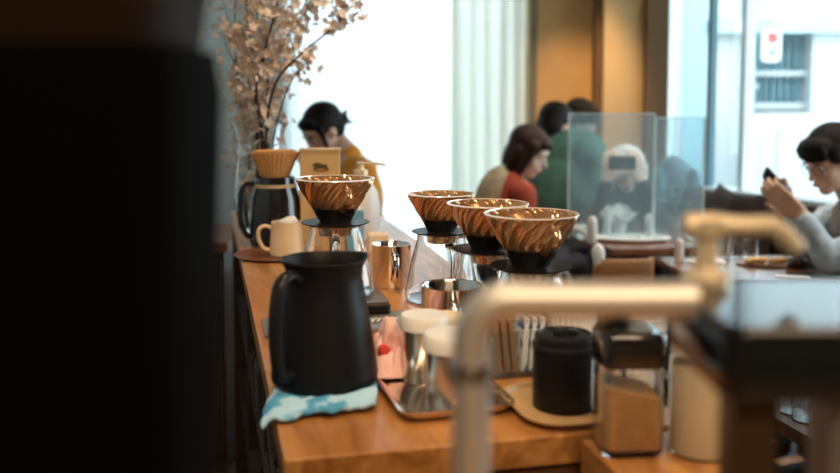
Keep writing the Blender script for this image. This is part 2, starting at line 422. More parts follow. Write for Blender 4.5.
# local coords: x = across (v), y = along (u)
obj('countertop',B((W/2,Lc/2,ZC-.0175),(W,Lc,.035)),M_counter,cnt,smooth=False,bevel=.003)
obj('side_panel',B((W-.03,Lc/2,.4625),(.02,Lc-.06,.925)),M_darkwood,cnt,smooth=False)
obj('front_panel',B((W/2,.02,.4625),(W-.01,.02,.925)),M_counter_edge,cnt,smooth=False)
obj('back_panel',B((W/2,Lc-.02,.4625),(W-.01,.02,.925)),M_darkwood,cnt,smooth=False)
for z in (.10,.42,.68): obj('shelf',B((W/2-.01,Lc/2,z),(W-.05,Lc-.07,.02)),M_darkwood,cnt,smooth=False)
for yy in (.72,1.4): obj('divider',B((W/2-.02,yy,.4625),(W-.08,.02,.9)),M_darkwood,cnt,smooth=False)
def onshelf(a,b,z): return C(a,b)*1.0 + V((0,0,z-ZC))
# near worktop (L shape): right arm meets the counter front, front strip carries the taps and grinder
RB=W   # right edge
l0=G(600,457)
aa=(l0-cornL).dot(v)
pts=[C(-.02,aa),C(-.02,W),C(-1.0,W+.0),V((-.75,-.02,0)),V((-.75,.80,0)),V((C(-.16,aa).x,.80,0))]
bm=prism(bmesh.new(),[(p.x,p.y) for p in pts],ZC-.035,ZC)
nw_=thing('machine_worktop','oak worktop in front carrying the tap machine and square jar','worktop',(0,0,0))
obj('worktop',bm,M_counter,nw_,smooth=False)
bm=prism(bmesh.new(),[(p.x*.97-.0,p.y*.97) for p in pts],.0,ZC-.036)
obj('cabinet_body',bm,M_darkwood,nw_,smooth=False)

# under-counter shelf content
def glass_tumbler(name,loc,label,r=.035,h=.09,group=None,m=None,mix=False):
    t=thing(name,label,'glass',tuple(loc),0,group)
    obj('glass_wall',lathe(shell([(r*.82,0),(r*.9,h*.4),(r,h)],.0022),32),m or M_glass,t); return t
gl='tumblers on the open shelf under the counter'
t0_=None
lb=['clear tumbler on the open shelf under the counter, nearest the front','clear tumbler on the open under-counter shelf, second from the front','clear tumbler on the open under-counter shelf, third from the front','clear tumbler on the open under-counter shelf, farthest back']
for i in range(4):
    p=onshelf(.12+.12*i+ (.1 if i>2 else 0),.05,.69)
    if i==0: t0_=glass_tumbler('tumbler',p,lb[0],.036,.12,gl)
    else: dup(t0_,p,0,lb[i])
t0_.location=onshelf(.12,.05,.69)
jr=thing('storage_jar','tall lidded glass jar on the open shelf below the left edge of the counter','jar',tuple(onshelf(.95,.06,.69)))
obj('jar_wall',lathe(shell([(.045,0),(.047,.1),(.035,.14),(.035,.15)],.003),32),M_glass,jr)
obj('lid',lathe([(0,.15),(.04,.15),(.04,.175),(0,.178)],32),M_steelsoft,jr)
obj('contents',lathe([(0,.004),(.041,.004),(.042,.08),(0,.085)],24),M_grounds,jr)
bs=['stacked brown serving tray on the middle shelf under the counter, bottom one','stacked brown serving tray on the middle shelf under the counter, top one']
tr=None
for i in range(2):
    p=onshelf(.35,.16,.431+.016*i)
    if i==0:
        bm=rvessel([(.24,.34,0),(.26,.36,.012),(.25,.35,.012),(.235,.335,.004)],.02,capt=True); tr=obj('serving_tray',bm,M_chairwood,loc=p,rotz=yaw); tag(tr,bs[0],'tray','trays under the counter')
    else: dup(tr,p,yaw,bs[1])
bwl=thing('steel_bowl','steel bowl on the middle shelf under the counter behind the trays','bowl',tuple(onshelf(1.05,.14,.431)))
obj('bowl_wall',lathe(shell([(.05,0),(.09,.03),(.11,.08)],.002),36),M_steelsoft,bwl)

# ------------------------------------------------------------------ dripper + server sets
def dripper_on(loc, rz, label, s=1.0):
    t=thing('coffee_dripper',label,'dripper',tuple(loc),rz,'ribbed cone drippers on glass servers'); t.scale=(s,s,s)
    H=.072; N=16; r0,r1=.023,.0655
    def prof(inner):
        out=[]; n=22
        for k in range(n+1):
            f=k/n; r=r0+(r1-r0)*(f**.96); out.append((r-(.0022 if inner else 0), .006+H*f))
        return out
    po=prof(False); pi=prof(True)[::-1]
    def fn(r,z,a):
        f=max(0,min(1,(z-.006)/H)); amp=.0036*min(1,f*2.0)*(1 if f<.94 else max(0,(1-f)/.06))
        tw=a+ .9*(f**1.2)
        w=math.cos(N*a); w=math.copysign(abs(w)**.7,w)
        return r+amp*w, tw
    bm=bmesh.new(); lathe(po+pi,N*8,fn=fn,bm=bm)
    obj('cone',bm,M_copper,t)
    obj('rim',lathe([(r1-.0016,H+.0052),(r1+.0014,H+.0050),(r1+.0020,H+.0060),(r1+.0012,H+.0070),(r1-.0012,H+.0072),(r1-.0016,H+.0052)],96),M_rim,t)
    # black holder cup in the lower part, saucer
    obj('base_ring',lathe([(.0195,.004),(.0275,.004),(.0275,.006),(.0400,.029),(.0395,.0292),(.0262,.008),(.0195,.0055),(.0195,.004)],48),M_blackgloss,t)
    obj('saucer',lathe([(.0,.0),(.030,-.001),(.050,.0),(.0575,.003),(.058,.0045),(.050,.004),(.034,.0045),(.0,.004)],64),M_saucer,t)
    obj('collar',lathe([(0,-.018),(.027,-.018),(.030,-.001),(0,-.0005)],40),M_copper,t)
    hp=bez([(0,-r1+.004,.068),(0,-r1-.010,.063),(0,-r1-.013,.048),(0,-.052,.032),(0,-.043,.027)],8)
    obj('handle',tube(hp,.0042,10,flat=1.3),M_copper,t)
    obj('spent_filter',lathe([(.0185,.008),(.0345,.037),(.0335,.037),(.0175,.0085)],48),M_grounds,t)
    obj('coffee_bed',lathe([(0,.007),(.0135,.009),(.025,.034),(0,.031)],40),M_grounds,t)
    return t
def server(loc,rz,label):
    t=thing('glass_server',label,'coffee server',tuple(loc),rz,'conical glass servers on the counter')
    prof=[(.060,0),(.0665,.004),(.068,.012),(.066,.024),(.056,.072),(.047,.106),(.0445,.114),(.0445,.122)]
    obj('glass_wall',lathe(shell(prof,.0022),64),M_glass,t)
    hp=bez([(0,-.046,.108),(0,-.070,.108),(0,-.083,.092),(0,-.080,.055),(0,-.068,.034)],8)
    obj('handle',tube(hp,.0055,12,flat=1.3),M_glass,t)
    return t
# (centre px, depth, raise, labels)
D=[(336,1.585,.0285,1.03,'brown ribbed dripper on the black scale, behind the black pitcher','glass server on the black scale under the leftmost dripper',.35),
   (441,1.67,0,.94,'orange-brown ribbed dripper farthest back of the three clustered ones','glass server under the farthest of the three clustered drippers',.9),
   (487,1.475,0,1.0,'ribbed dripper in the middle of the three clustered ones','glass server under the middle dripper of the clustered three',.7),
   (530,1.325,0,1.03,'nearest and largest-looking ribbed dripper, to the right of the other cones','glass server under the nearest dripper, partly behind the steel spout',.3)]
for px,Y,dz,s,l1,l2,rz in D:
    base=CP(px,Y,dz)
    server(base,rz*.3,l2)
    dripper_on(base+V((0,0,.1245)),rz+ .02,l1,s)

# scale under first set
x1,y1_=CP(336,1.585).xy
sc_=thing('black_scale','flat black brewing scale with wooden top under the leftmost glass server','scale',(x1,y1_,ZC),yaw)
obj('body',rvessel([(.165,.15,.001),(.17,.155,.004),(.17,.155,.020),(.165,.15,.0215)],.01),M_black,sc_)
obj('top_plate',rvessel([(.164,.149,.0216),(.164,.149,.0272)],.008),mat('plate_top',(.11,.075,.05),.3),sc_)
obj('display',B((0,-.0778,.012),(.05,.0012,.010)),M_blackgloss,sc_,smooth=False)
# drip plate with chevrons inset
pc=C(.47,.135)
dp=thing('drip_plate','flat grey metal drip plate with a row of pale chevrons','plate',(G(340,326).x,G(340,326).y,ZC),yaw)
obj('plate',rvessel([(.25,.115,.0005),(.25,.115,.006),(.244,.109,.0068)],.008),M_greyplate,dp)
bm=bmesh.new()
for i in range(9):
    x=.035+i*.0095
    for sgn in (-1,1):
        box(bm,(x,sgn*.006,.0073),(.0022,.0135,.0012),Matrix.Rotation(sgn*.55,3,'Z'))
obj('chevrons',bm,M_chev,dp,smooth=False)

# steel mugs
def steel_mug(loc,r,h,rz,label):
    t=thing('steel_mug',label,'mug',tuple(loc),rz,'steel mugs on the counter')
    obj('cup',lathe(shell([(r*.96,0),(r,.004),(r,h-.002),(r+.0015,h)],.0016),56),M_steel,t)
    hp=bez([(0,-r,h*.80),(0,-r-.020,h*.82),(0,-r-.026,h*.55),(0,-r-.020,h*.26),(0,-r,h*.24)],8)
    obj('handle',tube(hp,.004,10,flat=1.8),M_steel,t)
    return t
steel_mug(CP(391.5,1.79),.0385,.086,.15,'tall steel mug behind the black scale, handle towards the viewer')
steel_mug(CP(451,1.31),.0435,.103,.05,'steel mug with dark reflections in front of the clustered servers')

# black pitcher on towel
pp=CP(325,1.155,.011)
pt=thing('black_pitcher','large matte black milk pitcher standing on the blue and white cloth','pitcher',tuple(pp))
pr=[(.064,0),(.0675,.004),(.0685,.012),(.0655,.035),(.0585,.08),(.052,.115),(.0488,.135),(.0492,.148),(.0540,.160)]
pr=[(a,b*.985) for a,b in pr]
def pfn(r,z,a):
    k=max(0,(z-.12)/.043); da=math.atan2(math.sin(a-.7),math.cos(a-.7))
    return r+.012*k*math.exp(-(da/.35)**2), a
obj('body',lathe(shell(pr,.0018),72,fn=pfn),M_black,pt)
# rim bead in polished dark
rb=[]
for i in range(73):
    a=2*PI*i/72; r,_=pfn(.0540,.163,a); rb.append((r*math.cos(a),r*math.sin(a),.1576))
obj('rim',tube(rb,.0013,6,cap=False),M_blackmetal,pt)
ha=-2.15; hd=V((math.cos(ha),math.sin(ha),0))
hp=bez([hd*.050+V((0,0,.138)),hd*.066+V((0,0,.146)),hd*.082+V((0,0,.138)),hd*.090+V((0,0,.112)),hd*.092+V((0,0,.075)),hd*.088+V((0,0,.042)),hd*.080+V((0,0,.026)),hd*.066+V((0,0,.022))],8)
obj('handle',tube(hp,.0072,14,flat=1.35),M_blackmetal,pt)

def rag(name,outline,z,amp,m,label,seed,edge=None,th=.006,nx=46,ny=34,crump=0,flat=None,scale=30):
    """outline(u,v)->(x,y); lies on z with soft folds; flat=(cx,cy,r) is pressed down"""
    bm=bmesh.new(); rows=[]
    for j in range(ny+1):
        row=[]
        for i in range(nx+1):
            uu=i/nx; vv=j/ny; x,y=outline(uu,vv)
            n1=noise.noise(V((x*scale,y*scale,seed)))+.5*noise.noise(V((x*scale*2.3,y*scale*2.3,seed+9)))
            h=amp*max(0,n1+.45)
            if crump:
                h=amp*(.35+1.6*abs(noise.noise(V((x*scale+uu*2,y*scale*.8,seed+2)))) +.8*abs(noise.noise(V((x*scale*2.1,y*scale*2.1,seed+4)))))
                env=max(0,1-((uu-.5)/.5)**2)**.5*max(0,1-((vv-.5)/.5)**2)**.5; h=h*env+crump*env
            if flat:
                q=math.hypot(x-flat[0],y-flat[1]);
                if q<flat[2]+.012: h*= max(0,(q-flat[2]+.002)/.014) if q>flat[2]-.002 else 0
            zz=z+h
            if edge: zz=edge(x,y,zz)
            row.append(bm.verts.new((x+.004*noise.noise(V((x*40,y*40,seed+3))),y+.004*noise.noise(V((x*40,y*40,seed+5))),zz)))
        rows.append(row)
    for A,Q in zip(rows,rows[1:]):
        for i in range(nx): bm.faces.new((A[i],A[i+1],Q[i+1],Q[i]))
    o=obj(name,bm,m); s=o.modifiers.new('solid','SOLIDIFY'); s.thickness=th; s.offset=1
    o.modifiers.new('sub','SUBSURF').render_levels=1
    return tag(o,label,'cloth')
def tow_out(a,b):
    # corners from the photo
    p00=G(262,428); p10=G(377,413); p01=G(283,372); p11=G(378,374)
    q=(p00*(1-a)+p10*a)*(1-b)+(p01*(1-a)+p11*a)*b
    wob=.004*math.sin(a*19)*(1-b)
    return q.x,q.y+wob
def tow_edge(x,y,z):
    p=V((x,y,0))-V((cornL.x,cornL.y,0)); b=p.dot(v); 
    if b<0.0: return z+b*1.1
    return z
rag('towel',tow_out,ZC+.0035,.011,M_bluecloth,'folded blue and white cloth under the black pitcher',3.1,tow_edge,th=.0065,flat=(pp.x,pp.y,.069))
# lower fold layer
def pk(a,b):
    return -.088+.075*a+.02*b+.01*math.sin(b*3), 1.16+.16*b
pk_o=rag('pink_cloth',lambda a,b:(-.058+.050*a-.014*b, 1.160+.140*b),ZC+.004,.030,M_pinkcloth,'crumpled pink cloth with a red patch between pitcher and steel canisters',8.2,th=.003,crump=.024,nx=40,ny=50,scale=38)
rp_=bmesh.new(); ell(rp_,(-.0485,1.178,ZC+.036),(.009,.006,.010)); 
rpo=fused('red_patch',rp_,M_redprint,pk_o,.002,2); rpo['label']='red printed patch'

# steel tray with canisters
def tray(name,w,d,h,lip,m,label,loc,rz,r=.02,t=.0012):
    bm=rvessel([(w-2*h,d-2*h,0),(w-h*.4,d-h*.4,h*.5),(w,d,h),(w+lip,d+lip,h),(w+lip,d+lip,h-.0015),(w,d,h-.0015)],r,capt=False)
    bm.free(); bm=bmesh.new()
    secs=[(w-2*h,d-2*h,0),(w-.4*h,d-.4*h,h*.45),(w,d,h-.001),(w+lip,d+lip,h-.001),(w+lip,d+lip,h+.0005),(w-t*2,d-t*2,h+.0005),(w-.4*h-2*t,d-.4*h-2*t,h*.5),(w-2*h-2*t,d-2*h-2*t,t)]
    rvessel(secs,r,bm=bm)
    o=obj(name,bm,m,loc=loc,rotz=rz); return tag(o,label,'tray')
trc=(C(.12,.155)+C(.30,.155))/2
tl=G(404,424); tr2=G(513,418)
tc_=(tl+tr2)/2+u*.095
tray('steel_tray',(tr2-tl).length+.01,.19,.014,.004,M_steel,'shallow steel tray holding the white-lidded canisters',tc_,yaw+.03)
def canister(loc,r,h,label,lidm,seg=40,bodym=None):
    t=thing('steel_canister',label,'canister',tuple(loc),0,'white-lidded canisters on the steel tray')
    obj('body',lathe([(0,0),(r*.97,0),(r,.003),(r,h*.8),(0,h*.8)],seg),bodym or mat('canister_steel',(.74,.68,.60),.24,metal=.9),t)
    obj('lid',lathe([(0,h*.80),(r*1.06,h*.78),(r*1.14,h*.80),(r*1.14,h*.95),(r*1.04,h),(0,h)],seg),lidm,t)
    return t
canister(CP(454,1.075,.0022),.0335,.092,'steel canister with white lid nearest the front of the tray',M_whiteplastic)
canister(CP(424,1.185,.0022),.0285,.088,'smaller steel canister with white lid near the pink cloth',M_whiteplastic)
cc=thing('cream_cup','small cream-coloured lidded cup behind the white-lidded canisters','cup',tuple(CP(449,1.222)),0)
obj('body',lathe([(0,0.0),(.015,0.0),(.019,.07),(0,.07)],32),M_cream,cc)
obj('lid',lathe([(0,.07),(.0205,.07),(.0205,.078),(.019,.082),(0,.084)],32),mat('cream_lid',(.85,.72,.50),.4),cc)

# clear holder with packets
HP=CP(517,1.215)
hl=thing('packet_holder','clear acrylic holder full of blue and white packets beside the black canister','holder',tuple(HP),yaw)
bm=B((0,0,.0015),(.078,.036,.003)); box(bm,(0,-.0165,.033),(.078,.003,.060)); box(bm,(0,.0165,.045),(.078,.003,.084)); box(bm,(-.0375,0,.040),(.003,.03,.074)); box(bm,(.0375,0,.040),(.003,.03,.074))
obj('holder_wall',bm,M_thin,hl,smooth=False)
M_pkt=cloth_mat('packet_print',(.80,.84,.88),(.06,.16,.42),55,.5)
M_pkt2=wood('packet_brown',(.16,.08,.04),(.45,.28,.15),rough=.4,scale=(40,2,2))
pk_=None
for i in range(6):
    xx=-.028+i*.0112
    m=M_pkt if i>=3 else M_pkt2
    o=obj('sugar_packet',B((0,0,.038),(.008,.024,.072)),m,bevel=.001,smooth=False)
    R=Matrix.Rotation(yaw,4,'Z'); o.location=(HP+V((0,0,.004)))+ (R@V((xx,0,0))); o.rotation_euler=(0,(-.10 if i<3 else .06),yaw)
    tag(o,['slim brown packet at the left end of the clear holder','slim brown packet second from the left in the clear holder','slim brown packet third in the clear holder, next to the blue ones','blue and white packet beside the brown ones in the clear holder','blue and white packet second from the right in the clear holder','blue and white packet at the right end of the clear holder'][i],'packet','packets in the clear holder')

# black canister on beige tray
bc=CP(563,1.085)
bt=G(556,408)
tray('beige_tray',.115,.15,.010,.006,mat('beige_tray_wood',(.50,.31,.14),.45,var=.1,vscale=20),'rounded beige tray under the black lidded canister',(bt.x+.003,bt.y-.003,ZC),yaw,r=.045,t=.003)
t=thing('black_canister','round black canister with a grooved lid on the beige tray','canister',(bc.x,bc.y-.005,ZC+.0032))
obj('body',lathe([(0,0),(.036,0),(.0375,.003),(.0375,.068),(.0355,.070),(0,.070)],56),M_black,t)
obj('lid',lathe([(0,.070),(.036,.070),(.039,.0715),(.039,.077),(.036,.0785),(.0365,.081),(.0355,.088),(.031,.090),(.030,.0875),(0,.0875)],56),M_blackmetal,t)
obj('band',lathe([(.0374,.034),(.0379,.034),(.0379,.0355),(.0374,.0355),(.0374,.034)],56),M_blackmetal,t)
obj('lid_knob',rvessel([(.03,.018,.0875),(.03,.018,.093),(.026,.014,.0945)],.006),M_blackmetal,t)
# white paper filter stack behind
pf=thing('fluted_filter_stack','stack of fluted white paper filters in front of the nearest glass server','filter papers',tuple(CP(571,1.232)))
def flute(r,z,a): return r*(1+.05*math.cos(26*a)),a
obj('filters',lathe([(0,0.0),(.021,0),(.033,.082),(.031,.082),(.019,.004),(0,.004)],26*6,fn=flute),M_paper,pf,smooth=False)
# square jar
jq=G(627,449)
sj=thing('square_jar','square clear jar of pale brown sugar with a black lid, on the front worktop','jar',(jq.x,jq.y+.004,ZC),.05)
obj('jar_wall',rvessel([(.058,.058,0),(.064,.064,.006),(.064,.064,.088),(.056,.056,.094),(.052,.052,.094),(.060,.060,.087),(.060,.060,.008),(.054,.054,.005)],.010),M_glass,sj)
# sugar: sloped surface
bm=rvessel([(.052,.052,.0055),(.0592,.0592,.010),(.0592,.0592,.068)],.0095)
for vv_ in bm.verts:
    if vv_.co.z>.05: vv_.co.z += -.20*vv_.co.x
obj('sugar',bm,mat('brown_sugar',(.60,.33,.12),.8,bump=.4,bscale=300,var=.1,vscale=60),sj)
obj('lid',rvessel([(.063,.063,.0942),(.066,.066,.096),(.066,.066,.124),(.060,.060,.129),(.054,.054,.1295)],.010),M_blackgloss,sj)
obj('lid_plate',rvessel([(.046,.046,.1296),(.046,.046,.132)],.008),M_steelsoft,sj)
# white cup stack
ws=thing('white_cup_stack','stack of white paper cups half hidden behind the steel spout','cups',(G(655,405).x-.006,1.10,ZC))
bm=bmesh.new()
for i in range(5): lathe([(0,.0+i*.011),(.019,.0+i*.011),(.026,.066+i*.011),(.0268,.068+i*.011),(.0255,.068+i*.011),(.018,.004+i*.011),(0,.004+i*.011)],36,bm=bm)
obj('cups',bm,M_paper,ws)
# beige jar behind the machine
bj=G(703,455)
t=thing('beige_jar','squat clear jar of pale powder on the front worktop behind the tap machine','jar',(bj.x,bj.y+.01,ZC),.05)
obj('jar_wall',lathe(shell([(.031,0),(.033,.004),(.033,.10),(.029,.106)],.002),40),M_glass,t)
obj('powder',lathe([(0,.0025),(.0305,.0025),(.0308,.095),(0,.096)],36),mat('beige_powder',(.82,.66,.42),.8,bump=.2,bscale=200),t)
obj('lid',lathe([(0,.1065),(.033,.1065),(.033,.122),(0,.124)],36),M_whiteplastic,t)

# ------------------------------------------------------------------ far end of the counter
# mug with cloth on wooden saucer
mg=CP(287,2.13)
ws_=thing('wooden_saucer','dark wooden dish under the cream mug','dish',(mg.x-.03,mg.y-.0,ZC))
obj('dish',lathe([(0,0),(.075,0),(.095,.006),(.094,.008),(.075,.0035),(0,.003)],48),mat('reddish_dish',(.20,.075,.03),.35,coat=.3),ws_)
t=thing('cream_mug','cream ceramic mug with its handle to the left holding folded white paper','mug',(mg.x,mg.y,ZC+.0035))
obj('cup',lathe(shell([(.037,0),(.0405,.004),(.0395,.04),(.036,.076),(.0365,.080)],.003),48),M_cream,t)
hp=bez([(-.037,-.004,.066),(-.052,-.008,.070),(-.064,-.010,.060),(-.064,-.010,.038),(-.054,-.008,.018),(-.039,-.004,.012)],8)
obj('handle',tube(hp,.005,10,flat=1.3),M_cream,t)
bm=bmesh.new(); ell(bm,(.004,0,.078),(.026,.024,.012)); ell(bm,(.014,.0,.088),(.012,.014,.010)); 
o=fused('folded_paper',bm,M_paper); o.location=(mg.x,mg.y,ZC+.0035); tag(o,'folded white paper sticking out of the cream mug','paper')

# black carafe with brown filter papers
cf=CP(276,2.30)
t=thing('black_carafe','black handled carafe standing behind the cream mug','carafe',tuple(cf))
obj('body',lathe(shell([(.060,0),(.066,.006),(.067,.06),(.063,.12),(.052,.155),(.050,.175)],.003),48),M_blackgloss,t)
obj('collar',lathe([(.0505,.150),(.0555,.150),(.0545,.158),(.0505,.158),(.0505,.150)],48),mat('collar_tan',(.50,.36,.20),.5),t)
hp=bez([(-.050,-.02,.158),(-.072,-.028,.156),(-.083,-.032,.130),(-.083,-.032,.07),(-.070,-.028,.03),(-.060,-.02,.025)],8)
obj('handle',tube(hp,.0065,10,flat=1.3),M_blackgloss,t)
t=thing('brown_filter_stack','stack of fluted brown paper filters standing in the mouth of the black carafe','filter papers',(cf.x,cf.y,ZC+.1755))
bm=bmesh.new()
def fl2(r,z,a): return r*(1+.035*math.cos(30*a)*min(1,(z+.0)/.03+.3)),a
lathe([(0,.0),(.036,0),(.060,.062),(.056,.0635),(.048,.050),(.030,.02),(0,.018)],180,fn=fl2,bm=bm)
lathe([(.034,.055),(.054,.066),(.050,.067),(.030,.050),(0,.045)],180,fn=fl2,bm=bm)
obj('filters',bm,M_brownpaper,t,smooth=False)
# menu board
mb=P(320,150,2.28)
t=thing('menu_board','upright tan card box with a small oval logo behind the leftmost dripper','menu',(mb.x,2.28,ZC),.06)
hh=mb.z-ZC
obj('board',B((0,0,hh/2),(.100,.035,hh)),M_kraft,t,smooth=False,bevel=.002)
obj('top_edge',B((0,-.001,hh+.002),(.103,.038,.006)),mat('card_edge',(.70,.55,.36),.6),t,smooth=False,bevel=.001)
# logo: a domed cup shape with leaves
bm=bmesh.new(); lz=hh-.042
def disc(bm,cx,cz,rx,rz,n=20,y=-.0182):
    vs=[bm.verts.new((cx+rx*math.cos(2*PI*i/n),y,cz+rz*math.sin(2*PI*i/n))) for i in range(n)]; bm.faces.new(vs)
disc(bm,.003,lz-.006,.020,.006); disc(bm,-.006,lz+.004,.012,.007); disc(bm,.010,lz+.001,.010,.006)
obj('logo',bm,M_logo,t,smooth=False)['label']='dark oval logo of a leafy mound'
bm=bmesh.new(); disc(bm,.003,lz-.0065,.014,.0025,y=-.0186)
obj('logo_line',bm,mat('logo_rust',(.50,.22,.06),.7),t,smooth=False)
# second box, lower, brown, behind dripper
t=thing('brown_bag_box','brown card box standing right behind the leftmost dripper','box',(P(333,200,2.16).x,2.16,ZC),.06)
hb=P(333,196,2.16).z-ZC
obj('box_body',B((0,0,hb/2),(.07,.05,hb)),M_kraft,t,smooth=False,bevel=.002)
obj('seal',B((0,-.0262,hb*.5),(.024,.0016,hb*.9)),M_logo,t,smooth=False)
# white pump bottle
wbp=P(357,235,2.45)
t=thing('white_pump_bottle','white translucent bottle with a slim brass nozzle behind the leftmost dripper','bottle',tuple(CP(361,2.42)))
M_milky=mat('milky_white',(.90,.90,.90),.4,trans=.25)
obj('bottle_body',lathe([(0,0),(.048,0),(.052,.006),(.052,.09),(.046,.125),(.030,.150),(.016,.160),(.016,.17),(0,.17)],40),M_milky,t)
obj('pump_head',lathe([(0,.17),(.019,.17),(.019,.183),(.009,.185),(.007,.197),(.012,.198),(.012,.204),(0,.205)],24),M_brass,t)
obj('nozzle',tube([(0,0,.200),(.035,-.01,.202),(.064,-.015,.199),(.068,-.016,.192)],.0035,8),M_brass,t)
# blue packet
t=thing('blue_box','small blue carton seen just beside the leftmost dripper cone','carton',tuple(CP(356,2.14)),.2)
obj('carton_body',B((0,0,.055),(.034,.034,.11)),mat('carton_blue',(.14,.38,.58),.5),t,smooth=False,bevel=.002)
obj('flap',B((0,0,.1125),(.030,.030,.004)),M_paper,t,smooth=False)
# small paper cup far right end of the counter
t=thing('white_saucer_stack','small pale wooden block at the far end of the counter behind the steel mug','block',tuple(CP(378,2.2)),.1)
obj('block_body',B((0,0,.0225),(.05,.06,.045)),mat('pale_block',(.85,.66,.45),.5),t,smooth=False,bevel=.003)

# ------------------------------------------------------------------ vase and blossom branches
vz=CP(262,2.52)
t=thing('glass_vase','tall flared clear glass vase holding the blossom branches','vase',tuple(vz))
obj('vase_wall',lathe(shell([(.058,0),(.064,.01),(.074,.10),(.068,.18),(.060,.24),(.068,.285),(.080,.31)],.003),56),M_glass,t)
obj('water',lathe([(0,.0035),(.0605,.004),(.0703,.10),(.068,.13),(0,.13)],40),mat('water',(.85,.95,.95),0,trans=1,ior=1.33),t)
M_bark=mat('dark_bark',(.045,.022,.014),.8,bump=.4,bscale=120)
M_blossom=mat('cream_blossom',(.74,.60,.48),.7,var=.18,vscale=30)
M_bpink=mat('pink_centre',(.70,.36,.22),.7)
def flower(bm,c,nrm,s):
    q=nrm.to_track_quat('Z','Y').to_matrix(); 
    for k in range(5):
        a=2*PI*k/5+random.random()*.3; e=q@V((math.cos(a),math.sin(a),.35)); s1=q@V((-math.sin(a),math.cos(a),0))
        b=c; m1=c+e*s*.6+s1*s*.38; m2=c+e*s*.6-s1*s*.38; tp=c+e*s*1.05
        vs=[bm.verts.new(x) for x in (b,m2,tp,m1)]; f=bm.faces.new(vs); f.material_index=0
    vs=[bm.verts.new(c+nrm*.002+q@V((s*.22*math.cos(2*PI*k/6),s*.22*math.sin(2*PI*k/6),.002))) for k in range(6)]
    f=bm.faces.new(vs); f.material_index=1
def branch(pts,label,nf,seed,rr=.0045,twigs=6,name='blossom_branch',only_from=.25,spread=.035):
    random.seed(seed)
    base=pts[0]; loc=[p-base for p in pts]
    t=thing(name,label,'branch',tuple(base),0,'blossom branches in the glass vase')
    path=bez(loc,7); n=len(path)
    rad=[rr*(1-.75*i/(n-1)) for i in range(n)]
    bm=tube(path,rad,7); tw=[path[int(n*only_from):]]
    for k in range(twigs):
        i=random.randint(int(n*only_from),n-2); p=path[i]; d=(path[i+1]-path[i]).normalized()
        s=(d+V((random.uniform(-1,1),random.uniform(-.8,.8),random.uniform(.0,.8)))).normalized()
        L=random.uniform(.05,.13); q=[p,p+s*L*.5+V((0,0,.004)),p+s*L+V((random.uniform(-.01,.01),0,.012))]
        q=bez(q,4); tube(q,[.0016*(1-.5*j/len(q)) for j in range(len(q))],5,bm=bm); tw.append(q)
    obj('stem',bm,M_bark,t)
    bf=bmesh.new()
    for k in range(nf):
        pth=random.choice(tw); c=random.choice(pth)+V((random.gauss(0,1),random.gauss(0,1),random.gauss(0,1)))*spread*.5
        nr=V((random.gauss(0,1),random.gauss(0,1)-.5,random.gauss(0,1)+.3)).normalized()
        flower(bf,c,nr,random.uniform(.008,.0145))
    o=obj('blossoms',bf,[M_blossom,M_bpink],t,smooth=False); o['kind']='stuff'
    return t
def BP(*l): return [P(a,b,c) for a,b,c in l]
root=lambda dx,dy: vz+V((dx,dy,.012))
Yv=2.52
branch([root(.0,.0)]+BP((262,135,2.50),(256,95,2.46),(262,60,2.44),(273,20,2.42),(284,-25,2.40)),'thickest dark blossom branch rising up the middle of the vase',330,1,.007,11,only_from=.12,spread=.06)
branch([root(.02,.0)]+BP((266,140,2.48),(275,85,2.40),(300,55,2.34),(330,30,2.30),(345,12,2.28)),'blossom branch leaning far right in front of the white curtain',80,2,.005,6,only_from=.55,spread=.03)
branch([root(-.02,.0)]+BP((258,140,2.52),(256,95,2.50),(252,55,2.48),(247,10,2.46),(244,-25,2.44)),'thin dark branch nearly straight up on the left of the thick one',260,3,.0045,9,only_from=.12,spread=.055)
branch([root(.02,.02)]+BP((268,140,2.55),(268,75,2.52),(285,40,2.50),(305,12,2.48),(318,-20,2.46)),'blossom branch rising to the upper right above the leaning one',130,4,.005,8,only_from=.5,spread=.045)
branch([root(-.03,.02)]+BP((248,150,2.56),(240,100,2.58),(236,50,2.6),(234,-20,2.62)),'blossom branch farthest left, dense with small flowers',300,5,.0045,10,only_from=.12,spread=.06)
branch([root(.03,-.01)]+BP((272,150,2.48),(282,105,2.44),(292,80,2.42),(302,70,2.4)),'short blossom twig low on the right beside the seated woman',46,6,.0035,5,only_from=.45)
branch([root(0,.03)]+BP((256,150,2.58),(262,110,2.60),(268,60,2.62),(262,0,2.64)),'blossom branch behind the thick middle one',330,9,.005,11,only_from=.1,spread=.065)
random.seed(11)

# low dark cabinet at the end of the aisle
lc=thing('low_cabinet','low dark cabinet standing at the end of the aisle left of the counter','cabinet',(-1.12,3.35,0),0)
obj('cabinet_body',B((0,0,.40),(.86,.45,.80)),M_darkwood,lc,smooth=False)
obj('cabinet_top',B((0,0,.8175),(.90,.49,.035)),M_counter_edge,lc,smooth=False,bevel=.003)
for sx in (-1,1):
    d_=obj('door',B((sx*.215,-.232,.42),(.41,.014,.70)),M_darkwood,lc,smooth=False,bevel=.003)
    obj('handle',tube([(sx*.05,-.245,.60),(sx*.05,-.262,.60),(sx*.05,-.262,.50),(sx*.05,-.245,.50)],.005,8),M_steelsoft,d_)
